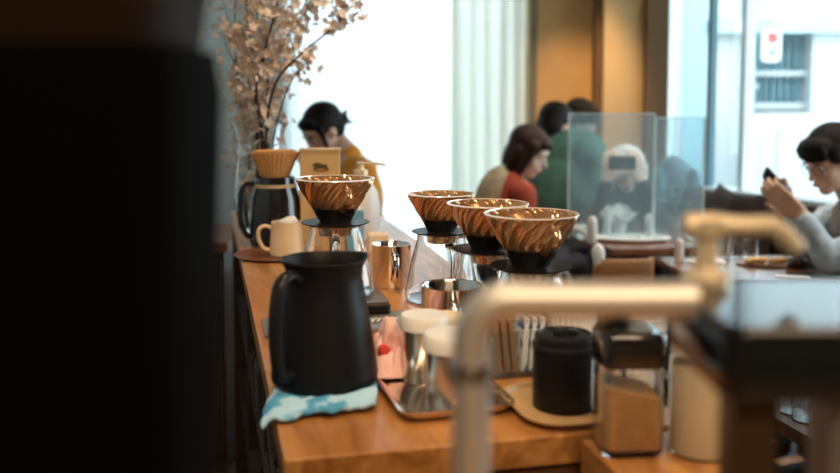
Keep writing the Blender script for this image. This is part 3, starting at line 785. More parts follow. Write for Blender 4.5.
# ------------------------------------------------------------------ tables
def table(name,label,corners,z,leg_at,m=M_table):
    cx=sum(p.x for p in corners)/len(corners); cy=sum(p.y for p in corners)/len(corners)
    t=thing(name,label,'table',(cx,cy,0))
    obj('tabletop',prism(bmesh.new(),[(p.x-cx,p.y-cy) for p in corners],z-.03,z),m,t,smooth=False,bevel=.003)
    for (a,b) in leg_at:
        obj('leg',B((a-cx,b-cy,(z-.03)/2),(.05,.05,z-.03)),M_darkwood,t,smooth=False)
    return t
ZT=.72
c1=G(613,249,ZT); c2=G(566,233,ZT); c3=G(575,223,ZT); c4=G(700,222,ZT); c5=G(712,247,ZT)
table('cafe_table','farther brown wooden cafe table with the clear screens standing on it',[c1,c5,c4,c2],ZT,[(c1.x+.08,c1.y+.06),(c5.x-.1,c5.y+.08),(c4.x-.1,c4.y-.08),(c2.x+.12,c2.y-.06)])
d1=G(700,281,ZT); d2=G(655,257,ZT); d4=G(868,254,ZT); d5=G(900,281,ZT)
table('cafe_table','nearer brown wooden cafe table at which the person with the phone sits',[d1,d5,d4,d2],ZT,[(d1.x+.07,d1.y+.06),(d5.x-.1,d5.y+.07),(d4.x-.1,d4.y-.08),(d2.x+.12,d2.y-.07)])

# acrylic screens
M_acr=pane_mat('acrylic_sheet',(.90,.97,.98),.17,(.72,.90,1.0))  # milky blue scatter stands in for window reflections on the sheets
M_acredge=mat('acrylic_edge',(.75,.92,.95),.2)
def screen(p0,p1,zt,label,rz=0):
    w=p1.x-p0.x; cx=(p0.x+p1.x)/2; Y=p0.y
    t=thing('clear_screen',label,'screen',(cx,Y,ZT),rz,'clear acrylic screens on the farther table')
    h=zt-ZT
    obj('sheet',B((0,0,h/2),(w,.005,h)),M_acr,t,smooth=False)
    for s in (-1,1): obj('edge_strip',B((s*(w/2+.003),0,h/2),(.006,.008,h)),M_acredge,t,smooth=False)
    obj('top_strip',B((0,0,h+.002),(w+.01,.008,.004)),M_acredge,t,smooth=False)
    for s in (-1,1): obj('foot',B((s*(w/2-.05),0,.006),(.02,.10,.012)),M_acredge,t,smooth=False)
screen(P(570,115,3.95),P(654,115,3.95),P(600,114,3.95).z,'tall clear screen in front of the person holding up a phone')
screen(P(656,134,3.92),P(704,134,3.92),P(680,118,3.92).z,'narrower clear screen in front of the potted plant and coat-shaped reflection stand-in',.0)

# ---- table things
def lbottle(px,pyb,pyt,z,label,w,m=M_white,name='white_bottle'):
    b=G(px,pyb,z); s=b.y/F; h=(pyb-pyt)*s*1.02; r=w*s/2
    t=thing(name,label,'bottle',tuple(b),0,'white table bottles')
    obj('bottle_body',lathe([(0,0),(r*.9,0),(r*1.0,h*.06),(r*1.02,h*.5),(r*.96,h*.72),(0,h*.72)],28),m,t)
    obj('cap',lathe([(0,h*.72),(r*.95,h*.72),(r*.86,h*.86),(r*.55,h*.97),(0,h)],24),M_whiteplastic,t)
lbottle(592,243,216,ZT,'white rounded bottle nearest the left corner of the farther table',10)
lbottle(607,236,205,ZT,'slim white bottle standing beside the white flowers',7)
lbottle(649,232,214,ZT,'small white bottle right in front of the tall clear screen edge',9)
lbottle(679,262,238,ZT,'white bottle standing on the left corner of the nearer table',9)
# white oval plate + paper
pl=G(632,240,ZT)
t=thing('white_plate','large white oval plate on the farther table','plate',tuple(pl))
o=obj('plate_body',lathe([(0,.0),(.12,0),(.17,.012),(.168,.015),(.12,.004),(0,.004)],48),M_white,t); o.scale=(1.0,.55,1)
# small bunch of white flowers in a cup
fp=G(619,233,ZT)
t=thing('flower_cup','small white cup with a bunch of white flowers on the farther table','flowers',(fp.x,fp.y,ZT))
obj('cup',lathe(shell([(.028,0),(.036,.05)],.003),24),M_white,t)
random.seed(5); bm=bmesh.new()
for i in range(70):
    c=V((random.gauss(0,.028),random.gauss(0,.028),.07+abs(random.gauss(0,.02)))); flower(bm,c,V((random.gauss(0,1),random.gauss(0,1),1)).normalized(),.022)
o=obj('flowers',bm,[M_paper,M_paper],t,smooth=False); o['kind']='stuff'
# napkin pile near left
np_=G(578,232,ZT)
t=thing('napkin_pile','small pile of white napkins at the left end of the farther table','napkins',tuple(np_),.3)
obj('napkins',B((0,0,.015),(.09,.07,.03)),M_paper,t,smooth=False,bevel=.004)
# nearer table: plate with pastries, coffee glass, tumblers, cutlery
pl=G(768,265,ZT)
t=thing('oval_board','dark oval board carrying sliced pastries on the nearer table','board',tuple(pl),-.15)
o=obj('board_body',lathe([(0,0),(.10,0),(.115,.006),(.113,.009),(.10,.006),(0,.006)],48),mat('board_brown',(.22,.11,.05),.4),t); o.scale=(1.0,.55,1)
for i,(dx,dy,lb_) in enumerate([(-.06,.01,'golden pastry slice at the left of the oval board'),(-.02,.02,'golden pastry slice second from left on the oval board'),(.02,.0,'golden pastry slice in the middle right of the oval board'),(.06,.015,'golden pastry slice at the right of the oval board')]):
    bm=bmesh.new(); ell(bm,(0,0,.010),(.024,.016,.011)); ell(bm,(.008,0,.013),(.014,.014,.010))
    o=fused('pastry_slice',bm,mat('pastry',(.75,.48,.20),.7,var=.25,vscale=60),None,.003,1); o.location=(pl.x+dx,pl.y+dy,ZT+.0065); tag(o,lb_,'pastry','pastries on the oval board')
cg=G(801,270,ZT)
t=thing('coffee_glass','clear glass of dark coffee in front of the person with the phone','glass',(cg.x,cg.y+.03,ZT))
obj('glass_wall',lathe(shell([(.030,0),(.038,.01),(.040,.04),(.037,.078)],.002),36),M_glass,t)
obj('coffee',lathe([(0,.0024),(.0285,.0026),(.0355,.0105),(.0372,.042),(0,.042)],32),M_coffee,t)
sp=G(814,274,ZT)
o=obj('dark_saucer',lathe([(0,0),(.05,0),(.07,.005),(.069,.007),(.05,.003),(0,.003)],40),M_darkwood); o.location=(sp.x+.03,sp.y-.015,ZT); tag(o,'small dark saucer lying just right of the coffee glass','saucer')
o=obj('folded_napkin',B((0,0,.0025),(.11,.035,.005)),M_paper,smooth=False,bevel=.001); o.location=(G(795,279,ZT).x,G(795,279,ZT).y+.02,ZT); o.rotation_euler.z=-.25; tag(o,'narrow folded white napkin in front of the coffee glass','napkin')
tb=None
for i,(px,py,hh_,lb_) in enumerate([(727,260,.095,'clear tumbler on the nearer table, closest to the white bottle'),(740,258,.075,'clear tumbler in the middle of the three on the nearer table'),(752,259,.080,'clear tumbler on the nearer table, closest to the pastry board')]):
    p=G(px,py,ZT); tt=glass_tumbler('water_glass',V((p.x,p.y,ZT)),lb_,.022,hh_,'clear tumblers on the nearer table')
    if i==0: obj('straw_paper',tube([(0,0,.004),(.01,0,.10)],.004,8),M_paper,tt)
# tray of silver on nearer table
p=G(700,262,ZT)
o=obj('white_card',B((0,0,.003),(.13,.09,.006)),M_paper,smooth=False); o.location=(p.x+.02,p.y-.01,ZT); o.rotation_euler.z=.2; tag(o,'white paper card lying at the left of the nearer table','card')

# ---- chairs
def chair(loc,rz,label,top=.80,napkin=False,w=.40):
    t=thing('cafe_chair',label,'chair',(loc[0],loc[1],0),rz,'bent plywood cafe chairs')
    bm=rvessel([(w,.40,.43),(w,.40,.45)],.06); obj('seat',bm,M_chairwood,t)
    # curved backrest panel
    bm=bmesh.new(); n=16; rows=[]
    for z in (top-.24,top-.23,top-.02,top):
        row=[]
        for i in range(n+1):
            a=(i/n-.5)*1.3; k=.95 if z in (top,top-.24) else 1
            row.append(bm.verts.new((w/2*math.sin(a)/math.sin(.65)*k,-.17-.07*math.cos(a)-.03*(z-.5),z)))
        rows.append(row)
    for A,Q in zip(rows,rows[1:]):
        for i in range(n): bm.faces.new((A[i],A[i+1],Q[i+1],Q[i]))
    obj('backrest',bm,M_chairwood,t,solid=.014)
    for s in (-1,1):
        obj('back_post',tube(bez([(s*w*.47,-.18,.44),(s*w*.50,-.205,.62),(s*w*.50,-.215,top)],5),.011),M_chairwood,t)
        obj('leg',tube([(s*w*.42,.16,.43),(s*w*.46,.20,0)],.013),M_chairwood,t)
        obj('leg',tube([(s*w*.42,-.16,.43),(s*w*.46,-.22,0)],.013),M_chairwood,t)
    return t
chp=P(621,258,3.15)
chair((chp.x,3.15+.22),.05,'bent plywood cafe chair with low curved back in front of the farther table',top=chp.z,w=.20)
# white cloth bag hung over the chair corner
bm=bmesh.new(); q=P(597,252,3.16); 
ell(bm,(0,0,0),(.026,.024,.036)); ell(bm,(.004,0,-.03),(.022,.02,.03))
o=fused('white_beanie',bm,M_paper); o.location=(q.x+.0,3.14,q.z+.0); tag(o,'small white cloth beanie hung on the left post of the plywood chair','hat')

# grey bag on a stool
def stool(loc,label,h=.45,r=.15):
    t=thing('round_stool',label,'stool',(loc[0],loc[1],0),0,'round stools')
    obj('seat',lathe([(0,h-.035),(r,h-.035),(r,h-.005),(r-.01,h),(0,h)],32),M_darkwood,t)
    for k in range(4):
        a=PI/4+k*PI/2; obj('leg',tube([(r*.6*math.cos(a),r*.6*math.sin(a),h-.036),(r*.95*math.cos(a),r*.95*math.sin(a),0)],.012),M_darkwood,t)
q=P(567,282,2.95)
stool((q.x,2.95),'dark round stool holding the slumped grey bag beyond the drippers')
bm=bmesh.new(); ell(bm,(0,0,.09),(.125,.09,.09)); ell(bm,(-.05,.01,.18),(.075,.06,.08)); ell(bm,(.05,-.01,.15),(.06,.055,.07)); tube(bez([(-.08,0,.24),(-.05,.0,.31),(.0,0,.30),(.02,0,.20)],5),.012,8,bm=bm)
o=fused('grey_bag',bm,mat('grey_fabric',(.20,.23,.25),.9,var=.15,vscale=12)); o.location=(q.x,2.95,.452); tag(o,'slumped dark grey bag on a stool beyond the nearest dripper','bag')

# ---- booth bench and cushions along the slanted window wall
def on_wall(t,off): return A0+dirw*t+nw*off
ang=math.atan2(dirw.y,dirw.x)
tb0=t_at(700); tb1=4.2
bt_=thing('booth_bench','dark brown upholstered bench along the slanted window wall','bench',tuple(on_wall((tb0+tb1)/2,.25)),ang)
M_booth=mat('brown_upholstery',(.075,.045,.032),.7,var=.2,vscale=6)
Lb=tb1-tb0
obj('seat',B((0,-.0,.40),(Lb,.46,.10)),M_booth,bt_,smooth=False,bevel=.025)
obj('backrest',B((0,.20,.60),(Lb,.06,.40)),M_booth,bt_,smooth=False,bevel=.02) if False else None
bside = 1 if (Matrix.Rotation(ang,3,'Z')@V((0,1,0))).dot(nw)<0 else -1
obj('backrest',B((0,bside*.19,.62),(Lb,.07,.37)),M_booth,bt_,smooth=False,bevel=.02)
obj('plinth',B((0,0,.175),(Lb,.40,.35)),M_darkwood,bt_,smooth=False)
def cushion(tt,label,col,k,tilt):
    p=on_wall(tt,.20)
    bm=bmesh.new(); n=14; rows=[]
    for sgn in (1,-1):
        rows=[]
        for j in range(n+1):
            row=[]
            for i in range(n+1):
                a=(i/n-.5)*2; b=(j/n-.5)*2
                pin=1-.08*(a*a*b*b) ; edge=(1-a**4)*(1-b**4)
                pin2=1-.07*(1-abs(a))*abs(b) ; pin3=1-.07*(1-abs(b))*abs(a)
                row.append(bm.verts.new((a*.17*pin3, sgn*.065*max(0,edge)**.5, .20+b*.19*pin2)))
            rows.append(row)
        for A,Q in zip(rows,rows[1:]):
            for i in range(n): bm.faces.new((A[i],A[i+1],Q[i+1],Q[i]))
    bmesh.ops.remove_doubles(bm,verts=bm.verts,dist=.0008)
    o=obj('cushion',bm,mat('cushion_%d'%k,col,.85,var=.25,vscale=9,bump=.2,bscale=60)); o.location=(p.x,p.y,.46); o.rotation_euler=(bside*-.25,tilt,ang)
    tag(o,label,'cushion','cushions on the booth bench')
for k,(px,lb_,col,ti) in enumerate([(712,'grey-brown cushion on the booth bench next to the narrow clear screen',(.17,.13,.11),.12),(741,'mid-brown cushion in the middle of the booth bench, leaning over',(.12,.09,.075),.3),(774,'darkest cushion on the booth bench, nearest the person with glasses',(.06,.04,.03),-.1)]):
    cushion(t_at(px),lb_,col,k,ti)

# potted plant & coat-shaped reflection stand-in behind narrow screen
q=G(674,227,ZT)
t=thing('potted_plant','small dark leafy potted plant on the table behind the narrow clear screen','plant',(q.x,q.y,ZT))
obj('pot',lathe(shell([(.03,0),(.038,.05),(.040,.055)],.004),32),mat('pot_grey',(.35,.36,.36),.8),t)
obj('soil',lathe([(0,.02),(.031,.02),(.034,.047),(0,.049)],28),M_grounds,t)
random.seed(3); bm=bmesh.new(); bs_=bmesh.new()
for i in range(80):
    a=random.uniform(0,2*PI); L=random.uniform(.02,.13); rad=random.uniform(.01,.11)
    tip=V((rad*math.cos(a),rad*math.sin(a),.06+L))
    if i<16: tube([V((0,0,.045)),tip*.5+V((0,0,.035)),tip],.002,5,bm=bs_)
    d=V((math.cos(a),math.sin(a),random.uniform(-.3,.6))).normalized(); sd=V((-math.sin(a),math.cos(a),0))*.013; l=d*.05
    vs=[bm.verts.new(x) for x in (tip,tip+l*.5+sd,tip+l,tip+l*.5-sd)]; bm.faces.new(vs)
obj('stems',bs_,M_bark,t); o=obj('leaves',bm,mat('leaf_dark',(.02,.07,.06),.5),t,smooth=False); o['kind']='stuff'

# ------------------------------------------------------------------ people
M_skin=mat('skin',(.70,.43,.31),.55,var=.06,vscale=20)
M_skin2=mat('skin_light',(.78,.54,.42),.55,var=.05,vscale=20)
M_hair=mat('black_hair',(.010,.007,.006),.6,spec=.2,bump=.5,bscale=90)
M_hairb=mat('brown_hair',(.035,.015,.009),.55,spec=.25,bump=.5,bscale=90)
M_eye=mat('eye_white',(.75,.73,.70),.3); M_iris=mat('eye_dark',(.02,.012,.01),.2); M_lip=mat('lips',(.45,.16,.13),.5)
def frame3(f,up=V((0,0,1))):
    f=V(f).normalized(); r=f.cross(V(up)).normalized(); uu=r.cross(f).normalized()
    return Matrix(((r.x,f.x,uu.x),(r.y,f.y,uu.y),(r.z,f.z,uu.z)))
def head(bm,c,R):
    c=V(c)
    ell(bm,c+R@V((0,-.012,.028)),(.074,.092,.088),R); ell(bm,c+R@V((0,.018,-.025)),(.060,.070,.088),R)
    ell(bm,c+R@V((0,.058,-.088)),(.028,.026,.024),R); ell(bm,c+R@V((0,.062,.030)),(.052,.026,.030),R)
    cap(bm,c+R@V((0,.084,.012)),c+R@V((0,.104,-.026)),.008,.012); ell(bm,c+R@V((0,.082,-.058)),(.024,.014,.012),R)
    for s in (-1,1):
        ell(bm,c+R@V((s*.074,-.004,-.005)),(.011,.020,.032),R); ell(bm,c+R@V((s*.034,.052,-.028)),(.024,.024,.022),R)
def face_bits(par,c,R):
    c=V(c)
    for s in (-1,1):
        bm=ell(bmesh.new(),c+R@V((s*.030,.079,.004)),(.013,.008,.008),R,12,8); e=obj('eye',bm,M_eye,par)
        obj('iris',ell(bmesh.new(),c+R@V((s*.030,.0855,.003)),(.0055,.003,.0055),R,10,6),M_iris,e)
        obj('eyebrow',ell(bmesh.new(),c+R@V((s*.031,.087,.025)),(.017,.005,.004),R,10,6),M_hair,par)
    obj('lips',ell(bmesh.new(),c+R@V((0,.093,-.058)),(.020,.006,.007),R,12,8),M_lip,par)
def hand(bm,Wr,d,n,side,curl=(.35,.5),spread=1.0,s=1.0):
    """wrist, finger direction, palm normal (fingers curl towards it), side +-1 (thumb side)"""
    d=V(d).normalized(); n=V(n); n=(n-d*n.dot(d)).normalized(); w=d.cross(n)*side
    for k in range(4):
        o=w*(.030-.020*k)*s; cap(bm,Wr+o*.6,Wr+d*.085*s+o,.013*s,.0105*s,10)
        L=[.040,.045,.042,.032][k]*s; b=Wr+d*.088*s+o*spread
        a=0; p=b
        for seg in range(3):
            a+=curl[0] if seg==0 else curl[1]; q=p+(d*math.cos(a)+n*math.sin(a))*L*(1,.65,.5)[seg]
            cap(bm,p,q,(.0088-.0008*seg)*s,(.0082-.0009*seg)*s,8); p=q
    b=Wr+d*.020*s+w*.026*s; p=b+(d*.6+w*.65+n*.35).normalized()*.042*s; q=p+(d*.85+w*.15+n*.5).normalized()*.034*s
    cap(bm,b,p,.013*s,.010*s,8); cap(bm,p,q,.010*s,.008*s,8)
def limb(bm,*pr):
    for (p0,r0),(p1,r1) in zip(pr,pr[1:]): cap(bm,p0,p1,r0,r1)

def torso_pts(sh, hip, right, wsh, whip):
    return sh, hip
def person(label,head_c,look,sh_c,right,hip,skin,top_m,hairfn,arms,voxel=.009,glasses=False,trou=(.03,.035,.05),up=V((0,0,1)),seat=True,shw=.17,extra=None,neckcol=None,bits=True):
    """arms: list of (side, elbow, wrist, handdir, palm n, curl) in world coords"""
    base=V((hip.x,hip.y,0)); t=thing('person',label,'person',tuple(base))
    o=lambda p: V(p)-base
    R=frame3(look,up); hc=o(head_c); sc=o(sh_c); hp=o(hip); right=V(right).normalized()
    bm=bmesh.new(); head(bm,hc,R)
    nk=hc+R@V((0,-.03,-.07)); cap(bm,nk,sc+V((0,0,.01)),.052,.058)
    limb(bm,(sc-V((0,0,.04)),.09),(hp,.10))
    fwd=V((-right.y,right.x,0))
    for s in (-1,1): cap(bm,sc-V((0,0,.03)),sc+right*s*shw*.8-V((0,0,.04)),.06,.045)
    for a in arms:
        s,el,wr=a[0],o(a[1]),o(a[2]); sp_=sc+right*s*shw-V((0,0,.04))
        limb(bm,(sp_,.045),(el,.036),(wr,.024))
        if len(a)>3: hand(bm,wr,a[3],a[4],a[5],a[6])
    for s in (-1,1):
        k=hp+right*s*.09; kn=k+fwd*.40; ft=kn+V((0,0,-kn.z+.05))+fwd*-.03
        limb(bm,(k,.075),(kn,.052),(ft+V((0,0,.05)),.036)); cap(bm,ft+V((0,0,.0)),ft+fwd*.15,.036,.030)
    fused('body',bm,skin,t,voxel,3)
    # clothing
    bm=bmesh.new(); mid=(sc+hp)/2
    chest=sc-V((0,0,.13))*1.0+(hp-sc)*.0
    Rt=Matrix((right,fwd,V((0,0,1)))).transposed()
    ax=(sc-hp).normalized(); 
    ell(bm,sc*.72+hp*.28,(shw+.005,.115,.19),frame_axis(right,ax)); ell(bm,sc*.28+hp*.72,(shw-.02,.12,.22),frame_axis(right,ax))
    for s in (-1,1): cap(bm,sc-V((0,0,.035)),sc+right*s*shw-V((0,0,.045)),.065,.062)
    cap(bm,sc+V((0,0,-.02)),sc+V((0,0,.012)),.07,.062)
    for a in arms:
        s,el,wr=a[0],o(a[1]),o(a[2]); sp_=sc+right*s*shw-V((0,0,.045)); we=wr+(el-wr).normalized()*.03
        limb(bm,(sp_,.064),(el,.052),(we,.038))
    if extra: extra(bm,o,sc,hp,right,fwd)
    tm=fused('top',bm,top_m,t,voxel,2)
    bm=bmesh.new()
    ell(bm,hp,(.17,.13,.11),Rt)
    for s in (-1,1):
        k=hp+right*s*.09; kn=k+fwd*.40; ft=kn+V((0,0,-kn.z+.09))+fwd*-.03
        limb(bm,(k,.088),(kn,.066),(ft,.052))
    fused('trousers',bm,mat('trouser_%.2f_%.2f'%(trou[0],trou[2]),trou,.9),t,.012,2)
    for s in (-1,1):
        k=hp+right*s*.09; ft=k+fwd*.37; bm=bmesh.new(); cap(bm,V((ft.x,ft.y,.043)),V((ft.x,ft.y,.04))+fwd*.17,.042,.036); fused('shoe',bm,M_black,t,.01,1)
    bm=bmesh.new(); hm,vx=hairfn(bm,hc,R); fused('hair',bm,hm,t,vx,2)
    if bits: face_bits(t,hc,R)
    if glasses:
        bm=bmesh.new()
        for s in (-1,1):
            ring=[hc+R@V((s*.032+.021*math.cos(2*PI*i/16),.095,.002+.017*math.sin(2*PI*i/16))) for i in range(17)]; tube(ring,.0012,6,bm=bm,cap=False)
            tube([hc+R@V((s*.053,.095,.006)),hc+R@V((s*.078,.0,.006))],.0012,6,bm=bm)
        tube([hc+R@V((-.011,.097,.005)),hc+R@V((.011,.097,.005))],.0012,6,bm=bm)
        obj('glasses',bm,M_blackmetal,t)
    return t
def frame_axis(right,ax):
    r=(right-ax*right.dot(ax)).normalized(); f=ax.cross(r)
    return Matrix(((r.x,f.x,ax.x),(r.y,f.y,ax.y),(r.z,f.z,ax.z)))
def hair_short(m=M_hair):
    def fn(bm,c,R):
        ell(bm,c+R@V((0,-.022,.045)),(.088,.100,.088),R)
        ell(bm,c+R@V((0,-.050,.0)),(.080,.062,.085),R)
        ell(bm,c+R@V((0,.045,.078)),(.072,.048,.034),R); ell(bm,c+R@V((0,.078,.056)),(.060,.022,.026),R)
        for s in (-1,1): ell(bm,c+R@V((s*.068,.012,.040)),(.018,.042,.040),R)
        for i in range(9):
            a=-1+i*.25; cap(bm,c+R@V((a*.06,.07,.07)),c+R@V((a*.062,.092-abs(a)*.02,.034)),.012,.006,8)
        return m,.006
    return fn
def hair_bob(m=M_hairb):
    def fn(bm,c,R):
        ell(bm,c+R@V((0,-.022,.040)),(.090,.102,.090),R); ell(bm,c+R@V((0,-.045,-.03)),(.086,.07,.11),R)
        ell(bm,c+R@V((0,.050,.075)),(.068,.042,.034),R)
        for s in (-1,1):
            cap(bm,c+R@V((s*.075,.028,.05)),c+R@V((s*.078,.020,-.085)),.026,.020); cap(bm,c+R@V((s*.07,-.03,0)),c+R@V((s*.07,-.03,-.11)),.032,.024)
        return m,.007
    return fn
def hair_bun(m=M_hair):
    def fn(bm,c,R):
        ell(bm,c+R@V((0,-.022,.042)),(.087,.100,.088),R); ell(bm,c+R@V((0,-.045,.0)),(.076,.066,.078),R); ell(bm,c+R@V((0,.050,.076)),(.062,.040,.028),R)
        ell(bm,c+R@V((0,-.112,-.015)),(.036,.034,.036),R); cap(bm,c+R@V((0,-.13,-.01)),c+R@V((.01,-.165,.0)),.016,.007); cap(bm,c+R@V((0,-.12,-.03)),c+R@V((-.01,-.15,-.06)),.014,.006)
        for s in (-1,1): cap(bm,c+R@V((s*.074,.045,.04)),c+R@V((s*.074,.075,-.13)),.014,.008)
        return m,.006
    return fn

# (1) person with mustard top, bent over at the far left
Y1=4.1; hc=P(323,131,Y1)
person('dark-haired person in a mustard yellow top bending down behind the menu board',hc,V((-.70,-.55,-.62)),P(350,160,Y1),V((-.45,.89,0)),V((P(372,260,Y1).x,Y1,.52)),M_skin,mat('mustard_knit',(1.0,.36,.04),.85,var=.15,vscale=20),hair_bun(),
 [(1,P(345,205,Y1+.15),P(318,178,Y1+.02),V((-.5,-.2,.5)),V((-.3,0,.8)),1,(.4,.6)),(-1,P(340,215,Y1-.15),P(308,195,Y1-.08),V((-.8,-.1,.2)),V((0,0,-1)),-1,(.3,.4))],
 trou=(.10,.10,.12),shw=.16)
stool((P(372,260,Y1).x,Y1),'dark round stool under the person in the mustard top',h=.41)

# (2) woman in red sleeves and beige vest
Y2=4.30; hc=P(529,152,Y2)
t2=person('person with a brown bob, beige vest and rust red sleeves, looking down in profile',hc,V((.80,-.32,-.45)),P(509,182,Y2),V((.35,-.94,0)),V((P(497,262,Y2).x,Y2,.53)),M_skin2,mat('rust_red_knit',(.36,.055,.03),.9,var=.15,vscale=20),hair_bob(),
 [(1,P(526,222,Y2-.16),P(558,226,Y2-.20),V((1,-.1,-.1)),V((0,0,-1)),1,(.4,.5)),(-1,P(535,222,Y2+.16),P(565,225,Y2+.05),V((1,-.2,-.1)),V((0,0,-1)),-1,(.4,.5))],trou=(.06,.06,.08),shw=.15)
bm=bmesh.new(); b2=V((P(497,262,Y2).x,Y2,0)); sc=P(509,182,Y2)-b2; hp=V((0,0,.53)); ax=(sc-hp).normalized(); rt=V((.35,-.94,0)).normalized()
ell(bm,sc*.72+hp*.28+V((-.025,0,0)),(.125,.135,.20),frame_axis(rt,ax)); ell(bm,sc*.28+hp*.72,(.14,.14,.22),frame_axis(rt,ax)); 
for s in (-1,1): cap(bm,sc+rt*s*.07+V((-.05,0,-.07)),sc+rt*s*.06+V((.03,0,.0)),.05,.035)
fused('vest',bm,mat('beige_vest',(.42,.34,.22),.9,var=.2,vscale=25),t2,.009,2)
stool((P(497,262,Y2).x,Y2),'dark round stool under the person with the rust red sleeves',h=.41)

# (3) large green coat, seen from behind
Y3=4.75; hc=P(556,127,Y3)
def hump(bm,o,sc,hp,right,fwd): 
    ell(bm,sc+V((.02,-.02,-.08)),(.20,.15,.15)); ell(bm,sc*.5+hp*.5+V((-.02,-.02,0)),(.22,.17,.28)); cap(bm,sc+V((-.03,0,0)),sc+V((-.05,.02,.045)),.08,.065)
person('person in a dark green coat turned away, hunched towards the table',hc,V((.7,.55,-.35)),P(566,140,Y3),V((.42,-.9,0)),V((P(566,262,Y3).x,Y3-.05,.54)),M_skin,mat('green_coat',(.065,.165,.125),.9,var=.25,vscale=9),hair_short(),
 [(1,P(588,205,Y3-.10),P(606,220,Y3-.06),V((1,.3,0)),V((0,0,-1)),1,(.3,.4)),(-1,P(585,205,Y3+.14),P(602,218,Y3+.14),V((1,.3,0)),V((0,0,-1)),-1,(.3,.4))],shw=.19,extra=hump,bits=True)
stool((P(566,262,Y3).x,Y3-.05),'dark round stool under the person in the green coat',h=.41)

# (4) blue jacket behind the screen
Y4=5.12; hc=P(580,122,Y4)
person('dark-haired person in a blue jacket leaning on the table behind the tall clear screen',hc,V((.75,-.45,-.45)),P(586,148,Y4),V((0,-1,0)),V((P(574,240,Y4).x,Y4+.05,.54)),M_skin2,mat('blue_jacket',(.06,.16,.25),.85,var=.2,vscale=9),hair_short(),
 [(1,P(608,195,Y4-.25),P(630,208,Y4-.30),V((1,-.2,0)),V((0,0,-1)),1,(.3,.4)),(-1,P(615,190,Y4+.1),P(635,205,Y4+.1),V((1,-.2,0)),V((0,0,-1)),-1,(.3,.4))],shw=.17)
stool((P(574,240,Y4).x,Y4+.05),'dark round stool under the person in the blue jacket',h=.41)

# (5) photographer with pale knit hat
Y5=4.42; hc=P(626,172,Y5)
def hat(bm,c,R):
    ell(bm,c+R@V((0,-.02,.045)),(.094,.105,.090),R); ell(bm,c+R@V((0,-.04,-.02)),(.088,.075,.10),R)
    for s in (-1,1): cap(bm,c+R@V((s*.080,.03,.03)),c+R@V((s*.080,.035,-.10)),.024,.022)
    return mat('white_wool',(.80,.80,.78),.9),.007
ph5=P(622,163,Y5-.19)
person('person in a white hat and dark jacket holding a phone up before the face',hc,V((-.12,-1,-.12)),P(628,205,Y5),V((-1,.05,0)),V((P(632,260,Y5).x,Y5+.10,.53)),M_skin2,mat('charcoal_jacket',(.025,.028,.035),.85,var=.2,vscale=12),hat,
 [(1,P(598,222,Y5-.10),P(607,180,Y5-.15),V((.10,-.05,1)),V((.2,.6,0)),-1,(.4,.7)),(-1,P(655,220,Y5-.10),P(639,180,Y5-.15),V((-.15,-.05,1)),V((-.2,.6,0)),1,(.4,.7))],shw=.17)
t=thing('phone','black phone held up by the person in the white hat','phone',tuple(ph5))
obj('phone_body',prism(bmesh.new(),rrect(.066,.128,.010),-.004,.004),M_blackgloss,t,smooth=False).rotation_euler=(PI/2,PI/2,0)
obj('lens',lathe([(0,0),(.008,0),(.008,.002),(0,.002)],16,c=(0,0,0)),M_blackmetal,t).matrix_local=Matrix.Translation((.05,-.005,.02))@Matrix.Rotation(PI/2,4,'X')
stool((P(632,260,Y5).x,Y5+.10),'dark round stool under the person in the white hat',h=.41)

# coat-shaped blue stand-in for a reflection in the screen, on an added stand
q=P(674,190,5.22)
t=thing('reflection_stand','low dark stand added to carry the coat-shaped reflection stand-in','stand',(q.x,5.22,0))
obj('pole',tube([(0,0,0.01),(0,0,1.0)],.012),M_blackmetal,t)
obj('base',lathe([(0,0),(.10,0),(.10,.012),(0,.02)],28),M_blackmetal,t)
obj('hook_bar',tube([(-.10,0,.93),(0,0,.98),(.10,0,.93)],.010),M_blackmetal,t)
bm=bmesh.new()
ell(bm,(0,0,.70),(.12,.08,.24)); ell(bm,(-.01,0,.90),(.10,.07,.10)); ell(bm,(.04,-.02,.58),(.13,.09,.14)); cap(bm,(-.10,-.03,.88),(-.13,-.05,.55),.045,.04); cap(bm,(.10,-.03,.88),(.15,-.05,.55),.045,.04)
o=fused('reflection_coat',bm,mat('reflection_pale_blue',(.22,.42,.52),.85,var=.2,vscale=10)); o.location=(q.x,5.22,.01); tag(o,'pale blue coat shape standing in for a reflection in the narrow clear screen','coat')

# (6) man with the phone on the right
Y6=3.25; hc=P(831,160,Y6)
M_plaid=cloth_mat('plaid_shirt',(.42,.36,.30),(.20,.26,.32),26,.5)
M_sleeve=mat('grey_blue_sleeve',(.40,.49,.55),.85,var=.3,vscale=22)
el1=P(828,258,Y6-.17); wr1=P(800,214,Y6-.14); el2=P(812,262,Y6+.12); wr2=P(790,212,Y6+.02)
t6=person('dark-haired person with glasses and grey shirt looking down at a phone',hc,V((-.88,-.30,-.42)),P(862,214,Y6),V((-.25,.97,0)),V((P(890,300,Y6).x,Y6+.02,.53)),M_skin,M_sleeve,hair_short(),
 [(-1,el1,wr1,V((-.75,.12,.62)),V((.1,.7,.4)),1,(.25,.55)),(1,el2,wr2,V((-.45,-.1,.85)),V((-.3,-.8,0)),-1,(.2,.5))],voxel=.0055,glasses=True,shw=.17)
bm=bmesh.new(); b6=V((P(890,300,Y6).x,Y6+.02,0)); sc=P(862,214,Y6)-b6; hp=V((0,0,.53)); ax=(sc-hp).normalized(); rt=V((-.25,.97,0)).normalized()
ell(bm,sc*.72+hp*.28,(.155,.135,.20),frame_axis(rt,ax)); ell(bm,sc*.28+hp*.72,(.16,.14,.22),frame_axis(rt,ax)); ell(bm,sc+V((-.03,-.02,-.04)),(.10,.13,.07))
fused('shirt_front',bm,M_plaid,t6,.009,2)
